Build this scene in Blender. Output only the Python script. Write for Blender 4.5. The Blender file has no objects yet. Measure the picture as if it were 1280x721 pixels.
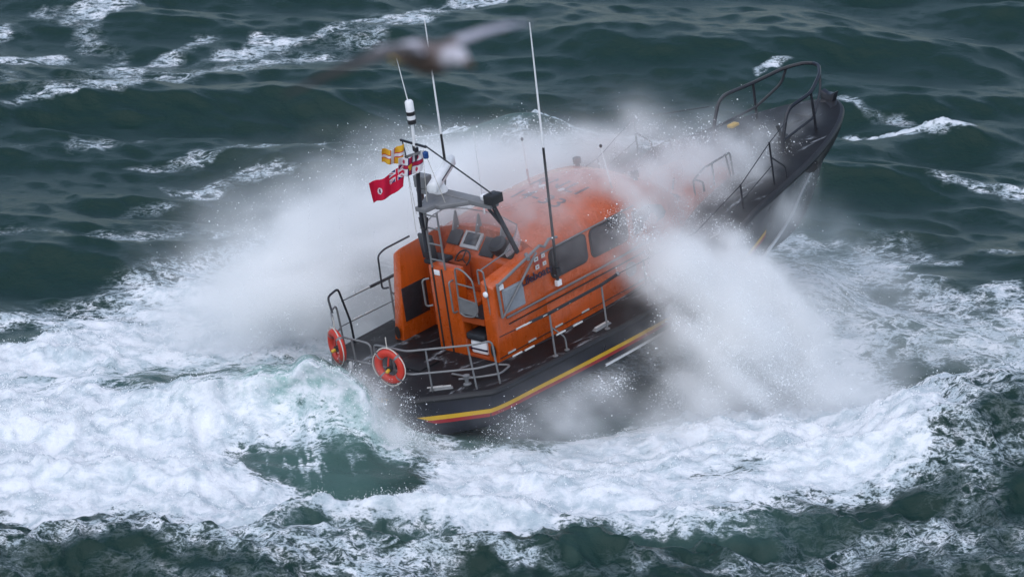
import bpy, bmesh, math, random
import numpy as np
from mathutils import Vector, Matrix

# ------------------------------------------------------------------ camera, sky, sun, exposure
scene = bpy.context.scene
COL = scene.collection
EYE = Vector((0.0, -105.1935, 33.6109))
cam_data = bpy.data.cameras.new('camera')
cam = bpy.data.objects.new('camera', cam_data)
COL.objects.link(cam)
cam.location = EYE
cam.rotation_euler = (math.radians(90 - 17), 0, 0)
cam_data.sensor_width = 36.0
cam_data.lens = 6600.0 * 36.0 / 1280.0
cam_data.clip_start = 0.5
cam_data.clip_end = 9000.0
cam_data.dof.use_dof = True
cam_data.dof.focus_distance = 110.0
cam_data.dof.aperture_fstop = 1.9
scene.camera = cam

SUN_EL, SUN_AZ = math.radians(58), math.radians(-160)       # azimuth clockwise from +Y seen from above
world = bpy.data.worlds.new('World')
scene.world = world
world.use_nodes = True
wn = world.node_tree
wn.nodes.clear()
sky = wn.nodes.new('ShaderNodeTexSky')
sky.sky_type = 'NISHITA'
sky.sun_disc = False
sky.sun_elevation = SUN_EL
sky.sun_rotation = SUN_AZ
sky.air_density = 1.0
sky.dust_density = 0.6
sky.ozone_density = 1.5
bg = wn.nodes.new('ShaderNodeBackground')
bg.inputs['Strength'].default_value = 0.10
wo = wn.nodes.new('ShaderNodeOutputWorld')
grey = wn.nodes.new('ShaderNodeHueSaturation')              # overcast: the same sky with most of its blue taken out
grey.inputs['Saturation'].default_value = 0.90
wn.links.new(sky.outputs[0], grey.inputs['Color'])
wn.links.new(grey.outputs[0], bg.inputs[0])
wn.links.new(bg.outputs[0], wo.inputs[0])

sun_data = bpy.data.lights.new('sun', 'SUN')
sun_data.energy = 1.4
sun_data.angle = math.radians(110)
sun_data.color = (1.0, 0.98, 0.96)
sun = bpy.data.objects.new('sun', sun_data)
COL.objects.link(sun)
sdir = Vector((math.sin(SUN_AZ) * math.cos(SUN_EL), math.cos(SUN_AZ) * math.cos(SUN_EL), math.sin(SUN_EL)))
sun.rotation_euler = sdir.to_track_quat('Z', 'Y').to_euler()
sun.location = sdir * 200

scene.view_settings.view_transform = 'Standard'
scene.view_settings.look = 'None'
scene.view_settings.exposure = 0.62
scene.view_settings.gamma = 1.0
scene.view_settings.use_curve_mapping = False
scene.cycles.volume_bounces = 24
scene.cycles.max_bounces = 26
scene.cycles.transparent_max_bounces = 16
scene.cycles.volume_step_rate = 1.0
scene.cycles.volume_max_steps = 512
scene.cycles.use_denoising = True

rng = np.random.default_rng(7)
random.seed(7)

# ------------------------------------------------------------------ materials
def new_mat(name):
    m = bpy.data.materials.new(name)
    m.use_nodes = True
    return m, m.node_tree, m.node_tree.nodes['Principled BSDF']

def mat_plain(name, col, rough=0.4, metal=0.0, wear=0.12, scale=6.0, bump=0.0, spec=0.5, coat=0.0, rvar=0.12, streak=0.0):
    """A solid surface with a little blotchy wear in colour and gloss."""
    m, nt, p = new_mat(name)
    tc = nt.nodes.new('ShaderNodeTexCoord')
    n = nt.nodes.new('ShaderNodeTexNoise')
    n.inputs['Scale'].default_value = scale
    n.inputs['Detail'].default_value = 6
    n.inputs['Roughness'].default_value = 0.65
    nt.links.new(tc.outputs['Object'], n.inputs['Vector'])
    r = nt.nodes.new('ShaderNodeValToRGB')
    r.color_ramp.elements[0].position = 0.3
    r.color_ramp.elements[1].position = 0.7
    lo = [max(0, c * (1 - wear)) for c in col]
    hi = [min(1, c * (1 + wear)) for c in col]
    r.color_ramp.elements[0].color = (*lo, 1)
    r.color_ramp.elements[1].color = (*hi, 1)
    nt.links.new(n.outputs['Fac'], r.inputs['Fac'])
    col_out = r.outputs[0]
    if streak:                                              # runs of water and salt down the sides
        sm_ = nt.nodes.new('ShaderNodeMapping')
        sm_.inputs['Scale'].default_value = (7, 7, .55)
        nt.links.new(tc.outputs['Object'], sm_.inputs['Vector'])
        sn = nt.nodes.new('ShaderNodeTexNoise')
        sn.inputs['Scale'].default_value = 2.2
        sn.inputs['Detail'].default_value = 5
        sn.inputs['Roughness'].default_value = 0.7
        nt.links.new(sm_.outputs[0], sn.inputs['Vector'])
        sr = nt.nodes.new('ShaderNodeMapRange')
        sr.inputs['From Min'].default_value = 0.35
        sr.inputs['From Max'].default_value = 0.70
        sr.inputs['To Min'].default_value = 1 - streak
        sr.inputs['To Max'].default_value = 1 + streak * .4
        nt.links.new(sn.outputs['Fac'], sr.inputs['Value'])
        vm_ = nt.nodes.new('ShaderNodeVectorMath')
        vm_.operation = 'SCALE'
        nt.links.new(col_out, vm_.inputs[0])
        nt.links.new(sr.outputs[0], vm_.inputs['Scale'])
        col_out = vm_.outputs[0]
    nt.links.new(col_out, p.inputs['Base Color'])
    mr = nt.nodes.new('ShaderNodeMapRange')
    mr.inputs['To Min'].default_value = max(0.02, rough - rvar)
    mr.inputs['To Max'].default_value = min(1, rough + rvar)
    nt.links.new(n.outputs['Fac'], mr.inputs['Value'])
    nt.links.new(mr.outputs[0], p.inputs['Roughness'])
    p.inputs['Metallic'].default_value = metal
    p.inputs['Specular IOR Level'].default_value = spec
    if coat:
        p.inputs['Coat Weight'].default_value = coat
        p.inputs['Coat Roughness'].default_value = 0.15
    if bump:
        n2 = nt.nodes.new('ShaderNodeTexNoise')
        n2.inputs['Scale'].default_value = 60
        n2.inputs['Detail'].default_value = 3
        nt.links.new(tc.outputs['Object'], n2.inputs['Vector'])
        b = nt.nodes.new('ShaderNodeBump')
        b.inputs['Strength'].default_value = bump
        b.inputs['Distance'].default_value = 0.01
        nt.links.new(n2.outputs['Fac'], b.inputs['Height'])
        nt.links.new(b.outputs[0], p.inputs['Normal'])
    return m

M = {
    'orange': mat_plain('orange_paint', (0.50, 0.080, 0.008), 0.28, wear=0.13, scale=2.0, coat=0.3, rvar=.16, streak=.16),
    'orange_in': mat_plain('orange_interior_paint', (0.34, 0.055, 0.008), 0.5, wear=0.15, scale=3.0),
    'navy': mat_plain('navy_hull_paint', (0.005, 0.006, 0.016), 0.30, wear=0.25, scale=1.5, coat=0.3, streak=.4),
    'deck': mat_plain('grey_nonslip_deck', (0.009, 0.009, 0.011), 0.52, wear=0.5, scale=1.3, bump=0.25, spec=0.24, rvar=.30),
    'yellow': mat_plain('yellow_stripe_paint', (0.62, 0.36, 0.015), 0.35, wear=0.1),
    'red': mat_plain('red_stripe_paint', (0.30, 0.012, 0.018), 0.35, wear=0.1),
    'white': mat_plain('white_paint', (0.80, 0.80, 0.82), 0.35, wear=0.06),
    'black': mat_plain('black_rubber', (0.012, 0.012, 0.015), 0.5, wear=0.3),
    'blackpaint': mat_plain('black_painted_steel', (0.014, 0.015, 0.022), 0.35, wear=0.3),
    'grey': mat_plain('grey_painted_metal', (0.17, 0.172, 0.18), 0.45, wear=0.15),
    'steel': mat_plain('stainless_steel_rail', (0.19, 0.19, 0.195), 0.42, metal=0.3, wear=0.12),
    'lightgrey': mat_plain('light_grey_louvre', (0.26, 0.28, 0.31), 0.5, wear=0.12),
    'buoy': mat_plain('orange_red_buoy_skin', (0.52, 0.030, 0.014), 0.45, wear=0.12),
    'tape': mat_plain('reflective_tape', (0.50, 0.50, 0.49), 0.35, wear=0.1),
    'dark': mat_plain('dark_recess', (0.018, 0.013, 0.012), 0.6, wear=0.2),
    'screen': mat_plain('dark_display', (0.02, 0.025, 0.03), 0.12, wear=0.1),
    'bezel': mat_plain('pale_bezel', (0.42, 0.42, 0.43), 0.4, wear=0.1),
    'cushion': mat_plain('black_cushion', (0.02, 0.022, 0.028), 0.6, wear=0.2),
    'letter': mat_plain('navy_lettering', (0.012, 0.006, 0.03), 0.4, wear=0.1),
    'gold': mat_plain('yellow_lettering', (0.60, 0.38, 0.04), 0.4, wear=0.1),
    'blue': mat_plain('blue_lens', (0.015, 0.06, 0.22), 0.2, wear=0.1),
    'rope': mat_plain('pale_rope', (0.55, 0.52, 0.47), 0.8, wear=0.15),
    'winglass': mat_plain('dark_window_glass', (0.035, 0.030, 0.034), 0.15, wear=0.15, spec=0.6),
}
def wash_over(m, col=(.46, .49, .53)):
    """white water lying and running on a deck: thin torn streaks over the paint"""
    nt = m.node_tree
    p = nt.nodes['Principled BSDF']
    tc = nt.nodes.new('ShaderNodeTexCoord')
    mp = nt.nodes.new('ShaderNodeMapping')
    mp.inputs['Scale'].default_value = (.55, 1.5, 1)
    nt.links.new(tc.outputs['Object'], mp.inputs['Vector'])
    n = nt.nodes.new('ShaderNodeTexNoise')
    n.inputs['Scale'].default_value = 1.7
    n.inputs['Detail'].default_value = 9
    n.inputs['Roughness'].default_value = .72
    n.inputs['Distortion'].default_value = .8
    nt.links.new(mp.outputs[0], n.inputs['Vector'])
    r = nt.nodes.new('ShaderNodeMapRange')
    r.interpolation_type = 'SMOOTHSTEP'
    r.inputs['From Min'].default_value = .56
    r.inputs['From Max'].default_value = .74
    r.inputs['To Max'].default_value = .8
    nt.links.new(n.outputs['Fac'], r.inputs['Value'])
    mx = nt.nodes.new('ShaderNodeMix')
    mx.data_type = 'RGBA'
    mx.inputs['B'].default_value = (*col, 1)
    nt.links.new(p.inputs['Base Color'].links[0].from_socket, mx.inputs['A'])
    nt.links.new(r.outputs[0], mx.inputs['Factor'])
    nt.links.new(mx.outputs['Result'], p.inputs['Base Color'])
wash_over(M['deck'])
def mat_clear(name):
    m, nt, p = new_mat(name)
    p.inputs['Base Color'].default_value = (0.80, 0.74, 0.78, 1)
    p.inputs['Roughness'].default_value = 0.25
    p.inputs['Alpha'].default_value = 0.30
    return m
M['clear'] = mat_clear('wet_clear_screen')

# ------------------------------------------------------------------ object helpers
def tag(o, label=None, cat=None, group=None, kind=None):
    for k, v in (('label', label), ('category', cat), ('group', group), ('kind', kind)):
        if v:
            o[k] = v
    return o

class MB:
    """Collects shapes and links them as one mesh object."""
    def __init__(self):
        self.v, self.f = [], []
    def add(self, verts, faces):
        n = len(self.v)
        self.v.extend([tuple(p) for p in verts])
        self.f.extend([tuple(i + n for i in q) for q in faces])
        return self
    def box(self, x0, x1, y0, y1, z0, z1):
        v = [(x, y, z) for x in (x0, x1) for y in (y0, y1) for z in (z0, z1)]
        return self.add(v, [(0, 1, 3, 2), (4, 6, 7, 5), (0, 4, 5, 1), (2, 3, 7, 6), (0, 2, 6, 4), (1, 5, 7, 3)])
    def hexa(self, b, t):
        """b, t: four bottom and four top corners, same order."""
        return self.add(list(b) + list(t), [(3, 2, 1, 0), (4, 5, 6, 7)] + [(i, (i + 1) % 4, 4 + (i + 1) % 4, 4 + i) for i in range(4)])
    def beam(self, a, b, w, h, up=(0, 0, 1)):
        a, b = Vector(a), Vector(b)
        d = (b - a).normalized()
        s = d.cross(Vector(up)).normalized() * (w / 2)
        u = s.cross(d).normalized() * (h / 2)
        return self.hexa([a - s - u, a + s - u, a + s + u, a - s + u], [b - s - u, b + s - u, b + s + u, b - s + u])
    def prism(self, outline, vec):
        """outline: 3-D points of a flat polygon, pushed along vec."""
        n = len(outline)
        vec = Vector(vec)
        return self.add([Vector(p) for p in outline] + [Vector(p) + vec for p in outline],
                        [tuple(range(n))[::-1], tuple(range(n, 2 * n))] + [(i, (i + 1) % n, n + (i + 1) % n, n + i) for i in range(n)])
    def tube(self, pts, r, seg=8, r1=None, smooth=0):
        pts = [Vector(p) for p in pts]
        if smooth:
            pts = round_path(pts, smooth)
        n = len(pts)
        rings = []
        prev = None
        for i, p in enumerate(pts):
            d = (pts[min(i + 1, n - 1)] - pts[max(i - 1, 0)]).normalized()
            if prev is None:
                a = Vector((0, 0, 1)) if abs(d.z) < 0.9 else Vector((1, 0, 0))
                s = d.cross(a).normalized()
            else:
                s = (prev - d * prev.dot(d)).normalized()
            prev = s
            u = d.cross(s)
            rr = r if r1 is None else r + (r1 - r) * i / (n - 1)
            rings.append([p + (s * math.cos(2 * math.pi * k / seg) + u * math.sin(2 * math.pi * k / seg)) * rr for k in range(seg)])
        v = [q for ring in rings for q in ring]
        f = [(i * seg + k, i * seg + (k + 1) % seg, (i + 1) * seg + (k + 1) % seg, (i + 1) * seg + k) for i in range(n - 1) for k in range(seg)]
        f += [tuple(range(seg))[::-1], tuple((n - 1) * seg + k for k in range(seg))]
        return self.add(v, f)
    def lathe(self, prof, base, axis=(0, 0, 1), seg=16):
        axis = Vector(axis).normalized()
        a = Vector((1, 0, 0)) if abs(axis.x) < 0.8 else Vector((0, 1, 0))
        s = axis.cross(a).normalized()
        u = axis.cross(s)
        base = Vector(base)
        v = [base + axis * h + (s * math.cos(2 * math.pi * k / seg) + u * math.sin(2 * math.pi * k / seg)) * max(r, 1e-4) for r, h in prof for k in range(seg)]
        n = len(prof)
        f = [(i * seg + k, i * seg + (k + 1) % seg, (i + 1) * seg + (k + 1) % seg, (i + 1) * seg + k) for i in range(n - 1) for k in range(seg)]
        f += [tuple(range(seg))[::-1], tuple((n - 1) * seg + k for k in range(seg))]
        return self.add(v, f)
    def grid(self, rows):
        m = len(rows[0])
        return self.add([p for r in rows for p in r],
                        [(i * m + j, i * m + j + 1, (i + 1) * m + j + 1, (i + 1) * m + j) for i in range(len(rows) - 1) for j in range(m - 1)])
    def build(self, name, mat, parent=None, smooth=True, bevel=0.0, angle=40):
        me = bpy.data.meshes.new(name)
        me.from_pydata(self.v, [], self.f)
        bm = bmesh.new()
        bm.from_mesh(me)
        bmesh.ops.remove_doubles(bm, verts=bm.verts, dist=1e-5)
        bmesh.ops.recalc_face_normals(bm, faces=bm.faces)
        if bevel:
            es = [e for e in bm.edges if len(e.link_faces) == 2 and e.calc_face_angle(0) > math.radians(30)]
            bmesh.ops.bevel(bm, geom=es, offset=bevel, segments=2, affect='EDGES', profile=0.5, clamp_overlap=True)
        if smooth:
            for f in bm.faces:
                f.smooth = True
            for e in bm.edges:
                if len(e.link_faces) == 2 and e.calc_face_angle(0) > math.radians(angle):
                    e.smooth = False
        bm.to_mesh(me)
        bm.free()
        me.materials.append(M[mat] if isinstance(mat, str) else mat)
        o = bpy.data.objects.new(name, me)
        COL.objects.link(o)
        if parent is not None:
            o.parent = parent
        return o

def round_path(pts, r, n=4):
    out = [pts[0]]
    for i in range(1, len(pts) - 1):
        a, b, c = pts[i - 1], pts[i], pts[i + 1]
        da, dc = (a - b), (c - b)
        k = min(r, da.length * 0.45, dc.length * 0.45)
        p0, p1 = b + da.normalized() * k, b + dc.normalized() * k
        for j in range(n + 1):
            t = j / n
            out.append(p0 * (1 - t) ** 2 + b * 2 * t * (1 - t) + p1 * t * t)
    out.append(pts[-1])
    return out

def text_mesh(name, body, size, mat, parent, origin, right, up, depth=0.004, spread=1.0, shear=0.0, bold=0.0):
    """Flat lettering, its baseline along right and its tops along up."""
    cu = bpy.data.curves.new(name, 'FONT')
    cu.body = body
    cu.size = size
    cu.extrude = depth
    cu.space_character = spread
    cu.shear = shear
    cu.offset = bold
    tmp = bpy.data.objects.new(name + '_tmp', cu)
    COL.objects.link(tmp)
    dg = bpy.context.evaluated_depsgraph_get()
    me = bpy.data.meshes.new_from_object(tmp.evaluated_get(dg))
    bpy.data.objects.remove(tmp)
    right, up = Vector(right).normalized(), Vector(up).normalized()
    nrm = right.cross(up)
    mt = Matrix((right, up, nrm)).transposed().to_4x4()
    mt.translation = Vector(origin)
    me.transform(mt)
    me.materials.clear()
    me.materials.append(M[mat])
    o = bpy.data.objects.new(name, me)
    COL.objects.link(o)
    o.parent = parent
    return o

# ------------------------------------------------------------------ noise for terrain and spray (plain numpy)
def _hash(ix, iy, seed):
    h = (ix.astype(np.int64) * 374761393 + iy.astype(np.int64) * 668265263 + seed * 974711) & 0xFFFFFFFF
    h = ((h ^ (h >> 13)) * 1274126177) & 0xFFFFFFFF
    return ((h ^ (h >> 16)) & 0xFFFF).astype(np.float32) / 65535.0

def vnoise(x, y, seed):
    ix, iy = np.floor(x), np.floor(y)
    fx, fy = (x - ix).astype(np.float32), (y - iy).astype(np.float32)
    fx, fy = fx * fx * fx * (fx * (fx * 6 - 15) + 10), fy * fy * fy * (fy * (fy * 6 - 15) + 10)
    ix, iy = ix.astype(np.int64), iy.astype(np.int64)
    a, b = _hash(ix, iy, seed), _hash(ix + 1, iy, seed)
    c, d = _hash(ix, iy + 1, seed), _hash(ix + 1, iy + 1, seed)
    return (a + (b - a) * fx) * (1 - fy) + (c + (d - c) * fx) * fy

def fbm(x, y, octaves, seed, gain=0.5):
    s, a, tot = 0, 1.0, 0
    for o in range(octaves):
        ca, sa = math.cos(0.6 * o), math.sin(0.6 * o)
        s = s + a * vnoise(x * ca - y * sa + 17.3 * o, x * sa + y * ca - 9.1 * o, seed + o)
        tot += a
        a *= gain
        x, y = x * 2.03, y * 2.03
    return s / tot

def smoothstep(a, b, x):
    t = np.clip((x - a) / (b - a), 0, 1)
    return t * t * (3 - 2 * t)

# ------------------------------------------------------------------ the lifeboat (x forward, y port, z up, metres; transom at x=0)
POSE = Matrix(((0.67996, -0.72013, -0.13806, -2.73907), (0.71798, 0.69212, -0.07404, -5.15796),
               (0.14888, -0.04878, 0.98765, 0.88989), (0, 0, 0, 1)))
boat = bpy.data.objects.new('lifeboat', None)
COL.objects.link(boat)
boat.matrix_world = POSE
tag(boat, 'orange and navy rescue lifeboat with grey deck, bow lifted through breaking spray', 'lifeboat')

KEEL = [(0, 0, -1.25), (.5, 0, -1.3), (1.07, 0, -1.35), (2.5, 0, -1.42), (4, 0, -1.48), (5.5, 0, -1.52), (7, 0, -1.53), (8, 0, -1.53),
        (9, 0, -1.52), (10, 0, -1.50), (11.3, 0, -1.47), (12.3, 0, -1.40), (12.95, 0, -1.18), (13.45, 0, -.72), (13.9, 0, -.08), (14.3, 0, .40)]
CHINE = [(0, .96, -.85), (.5, 1.5, -.83), (1.07, 2.06, -.80), (2.5, 2.15, -.77), (4, 2.2, -.75), (5.5, 2.2, -.73), (7, 2.15, -.72), (8, 2.05, -.70),
         (9, 1.86, -.66), (10, 1.60, -.58), (11.5, 1.02, -.42), (12.34, .70, -.14), (13.0, .46, .06), (13.55, .26, .24), (14.0, .12, .42), (14.33, .02, .55)]
SHEER = [(0, 1.0, 0), (.53, 1.62, 0), (1.07, 2.22, 0), (2.5, 2.33, 0), (4, 2.38, 0), (5.5, 2.42, .02), (7, 2.42, .14), (8, 2.40, .46),
         (9, 2.30, .82), (10, 2.12, .92), (11.5, 1.76, 1.0), (12.5, 1.42, 1.05), (13.3, 1.05, 1.08), (13.9, .68, 1.10), (14.28, .34, 1.11), (14.47, .02, 1.12)]
def catmull(P, t):
    n = len(P)
    i = min(int(t), n - 2)
    f = t - i
    p = [np.array(P[min(max(i + k, 0), n - 1)], float) for k in (-1, 0, 1, 2)]
    if i == 0:
        p[0] = 2 * p[1] - p[2]
    if i == 2 or i == 3:                                   # keep the quarter corner crisp
        pass
    return 0.5 * (2 * p[1] + (p[2] - p[0]) * f + (2 * p[0] - 5 * p[1] + 4 * p[2] - p[3]) * f * f + (-p[0] + 3 * p[1] - 3 * p[2] + p[3]) * f ** 3)
def line_at(P, t):
    if t <= 2:
        i = min(int(t), 1)
        return np.array(P[i], float) * (1 - (t - i)) + np.array(P[i + 1], float) * (t - i)
    return catmull(P, t)
def hull_pt(t, f, side=-1, out=0.0):
    """Point on the topsides: f=0 chine, f=1 sheer; side -1 starboard."""
    c, s = line_at(CHINE, t), line_at(SHEER, t)
    p = c * (1 - f) + s * f
    flare = 0.10 * max(0, min(1, (t - 7) / 3)) * 4 * f * (1 - f)
    p[1] -= flare
    d = line_at(CHINE, min(t + .05, 15)) - line_at(CHINE, max(t - .05, 0))
    n = np.array([-d[1], d[0], 0.0])
    n /= max(np.linalg.norm(n), 1e-6)
    p = p + n * out
    p[1] = max(p[1], 0.0)
    return (p[0], side * p[1], p[2])

TS = [0, .5, 1, 1.5, 2] + [2 + 13 * i / 65 for i in range(1, 66)]
mb = MB()
for side in (-1, 1):
    rows = []
    for t in TS:
        k, c = line_at(KEEL, t), line_at(CHINE, t)
        row = []
        for g in (0, .25, .5, .75):
            p = k * (1 - g) + c * g
            p[2] -= 0.12 * 4 * g * (1 - g) * 0.6
            row.append((p[0], side * p[1], p[2]))
        row += [hull_pt(t, f, side) for f in (0, .15, .3, .45, .6, .75, .9, 1)]
        rows.append(row)
    mb.grid(rows)
    tr = rows[0]
    mb.add([(0, 0, tr[0][2]), (0, 0, 0)] + tr, [(0, i + 2, i + 3, 1) if i == len(tr) - 2 else (1, i + 2, i + 3) for i in range(len(tr) - 1)])
hull = mb.build('hull', 'navy', boat, angle=32)

def strip(name, mat, z0f, z1f, t0, t1, side, out=0.008, taper=0.0):
    m = MB()
    rows = []
    n = 90
    for i in range(n + 1):
        t = t0 + (t1 - t0) * i / n
        a, b = z0f(t), z1f(t)
        if taper and i / n < taper:
            a = b + (a - b) * (i / n / taper)
        rows.append([hull_pt(t, a, side, 0.0), hull_pt(t, a, side, out), hull_pt(t, b, side, out), hull_pt(t, b, side, 0.0)])
    m.grid(rows)
    return m.build(name, mat, hull, angle=60)
def zfrac(z_at):
    def f(t):
        c, s = line_at(CHINE, t)[2], line_at(SHEER, t)[2]
        return (z_at(t) - c) / (s - c)
    return f
def band(base):
    def z(t):
        x = line_at(SHEER, t)[0]
        return base + max(0, x - 6.2) ** 2 * 0.03
    return zfrac(z)
for side in (-1, 1):
    strip('yellow_stripe', 'yellow', band(-.500), band(-.410), .12, 9.0, side, taper=0.035)
    strip('red_stripe', 'red', band(-.580), band(-.502), .3, 9.0, side, taper=0.035)
    strip('white_chine_rail', 'white', lambda t: -.02, lambda t: .045, 4.2, 13.4, side, out=0.035)
    g = MB().tube([np.array(hull_pt(t, 1.0, side, 0.0)) + np.array((0, 0, -.05)) for t in TS], .075, 8)
    g.build('rubber_gunwale', 'black', hull)
    g = MB().tube([np.array(hull_pt(t, .76, side, -.04)) for t in [10.5 + 4.5 * i / 24 for i in range(25)]], .23, 12)
    g.build('bow_fender', 'black', hull)
text_mesh('transom_lettering', 'LIFEBOAT', .19, 'gold', hull, (-.012, .46, -.24), (0, -1, 0), (0, 0, 1), .004)

# deck: one sheet with camber following the sheer, plus raised trunk forward
mb = MB()
rows = []
for t in TS:
    s = line_at(SHEER, t)
    rows.append([(s[0], s[1] * q, s[2] + .02 + .05 * (1 - q * q) * min(1, s[1])) for q in (-1, -.9, -.6, -.3, 0, .3, .6, .9, 1)])
mb.grid(rows)
deck = mb.build('deck', 'deck', boat)
def deck_z(x, y=0.0):
    for i in range(len(SHEER) - 1):
        if SHEER[i][0] <= x <= SHEER[i + 1][0]:
            f = (x - SHEER[i][0]) / (SHEER[i + 1][0] - SHEER[i][0])
            yy = SHEER[i][1] * (1 - f) + SHEER[i + 1][1] * f
            return SHEER[i][2] * (1 - f) + SHEER[i + 1][2] * f + .02 + .05 * (1 - min(1, (y / yy) ** 2))
    return 1.1

# aft deck fittings
m = MB().tube([(1.18, -1.05, .10), (1.22, -1.62, .10), (1.62, -1.98, .10), (2.05, -1.86, .10), (1.95, -1.62, .10)], .022, 8, smooth=.12)
m.build('towing_hoop', 'steel', deck)
m = MB().lathe([(.085, 0), (.085, .02), (.045, .04), (.04, .16), (.075, .18), (.075, .2), (.02, .22)], (1.02, -1.62, .04), seg=12)
m.tube([(.92, -1.5, .17), (1.12, -1.74, .17)], .02)
m.build('bollard', 'grey', deck)
for x, y, a in ((.62, -1.28, -.83), (4.45, -2.13, .04), (.62, 1.28, .83)):
    c, s = math.cos(a), math.sin(a)
    p = lambda u, v, z: (x + u * c - v * s, y + u * s + v * c, z)
    f = MB().hexa([p(-.26, -.07, .0), p(.26, -.07, .0), p(.26, .07, .0), p(-.26, .07, .0)], [p(-.22, -.05, .07), p(.22, -.05, .07), p(.22, .05, .07), p(-.22, .05, .07)])
    f = f.build('fairlead', 'grey', deck, bevel=.015)
    MB().beam(p(-.2, 0, .085), p(.2, 0, .085), .05, .02).build('reflective_strip', 'tape', f)
MB().beam((.50, -1.0, .055), (.72, -1.22, .055), .04, .012).build('reflective_strip', 'tape', deck)
MB().hexa([(1.0, -.3, .05), (1.0, .5, .05), (1.6, .5, .05), (1.6, -.3, .05)], [(1.0, -.3, .1), (1.0, .5, .1), (1.6, .5, .1), (1.6, -.3, .1)]).build('deck_hatch', 'deck', deck, bevel=.02)

# ---------------------------------------------------------------- wheelhouse
def house_section(x):
    """half outline of the wheelhouse at x, from deck edge up to the centre line: list of (y, z)"""
    k = np.interp(x, [3.62, 6.4, 7.0, 7.6, 8.1, 8.55], [1.5, 1.5, 1.44, 1.28, 1.10, .96])
    top = np.interp(x, [3.62, 4.2, 5.2, 6.4, 7.0, 7.35, 7.8, 8.2, 8.55], [2.16, 2.27, 2.34, 2.33, 2.24, 2.08, 1.75, 1.38, 1.14])
    sh = min(1.78, top - .10)
    zb = deck_z(min(x, 14), k) - .06
    q = k / 1.5
    lz = [zb, zb + .52, zb + .58, max(zb + .60, min(.88, sh - .05)), max(zb + .62, min(.91, sh - .03)), sh, sh + .35 * (top - sh), sh + .62 * (top - sh), sh + .86 * (top - sh), top]
    ly = [k, k, k - .02, k - .02, k - .045, k - .05, k - .14 * q, k - .34 * q, k * .52, 0]
    return list(zip(ly, lz))
XS = [3.62, 3.7, 4.2, 4.8, 5.4, 6.0, 6.5, 6.8, 7.05, 7.25, 7.45, 7.65, 7.85, 8.05, 8.25, 8.45, 8.55]
mb = MB()
rows = []
for x in XS:
    s = house_section(x)
    rows.append([(x, -y, z) for y, z in s] + [(x, y, z) for y, z in s[::-1][1:]])
mb.grid(rows)
mb.add(rows[0], [tuple(range(len(rows[0])))])
mb.add(rows[-1], [tuple(range(len(rows[-1])))])
house = mb.build('wheelhouse', 'orange', boat, angle=38)

def plate_on_side(name, mat, x0, x1, z0, z1, y, side, r=.09, th=.02, parent=None, slant=0.0):
    """rounded rectangular panel on a vertical side"""
    pts = []
    for cx, cz, a0 in ((x1 - r, z1 - r, 0), (x0 + r, z1 - r, 90), (x0 + r, z0 + r, 180), (x1 - r, z0 + r, 270)):
        for k in range(6):
            a = math.radians(a0 + 18 * k)
            X, Z = cx + r * math.cos(a), cz + r * math.sin(a)
            pts.append((X + slant * (Z - z0), side * y, Z))
    return MB().prism(pts, (0, side * th, 0)).build(name, mat, parent or house, angle=30)
for side in (-1, 1):
    for x0, x1 in ((3.93, 4.97), (5.14, 6.2)):
        fr = plate_on_side('window', 'black', x0 - .035, x1 + .035, 1.155, 1.785, 1.452, side, r=.13, th=.016)
        plate_on_side('pane', 'winglass', x0, x1, 1.19, 1.75, 1.462, side, r=.10, th=.012, parent=fr)
    # forward quarter window follows the bend of the house
    q = [(6.42, 1.19), (6.42, 1.70), (6.95, 1.66), (7.45, 1.46), (7.62, 1.24), (7.5, 1.16)]
    yy = lambda x: float(np.interp(x, [6.4, 7.0, 7.6, 8.1], [1.46, 1.405, 1.25, 1.06]))
    mm = MB()
    o1 = [(x, side * (yy(x) + .014), z) for x, z in q]
    i1 = [(x, side * (yy(x) - .03), z) for x, z in q]
    mm.add(o1 + i1, [(0, 1, 2), (0, 2, 3), (0, 3, 4), (0, 4, 5)] + [(i, (i + 1) % 6, 6 + (i + 1) % 6, 6 + i) for i in range(6)])
    mm.build('window', 'winglass', house, smooth=False)
# windscreen panes across the raked front
for y0, y1 in ((-.98, -.36), (-.31, .31), (.36, .98)):
    def fz(x): return float(np.interp(x, [7.35, 7.8, 8.2], [2.08, 1.75, 1.38]))
    pts = []
    for x, s in ((7.5, .93), (8.12, .80)):
        z = fz(x) + .018
        k = 1 - .35 * max(abs(y0), abs(y1)) * .25
        pts.append([(x, y * s, z - .16 * abs(y * s) ** 2) for y in (y0, (y0 + y1) / 2, y1)])
    m = MB().grid(pts)
    for j in range(2):
        pass
    lo = [[(x - .03, y, z - .04) for x, y, z in r] for r in pts]
    m.grid(lo)
    m.build('windscreen_pane', 'winglass', house)
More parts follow.
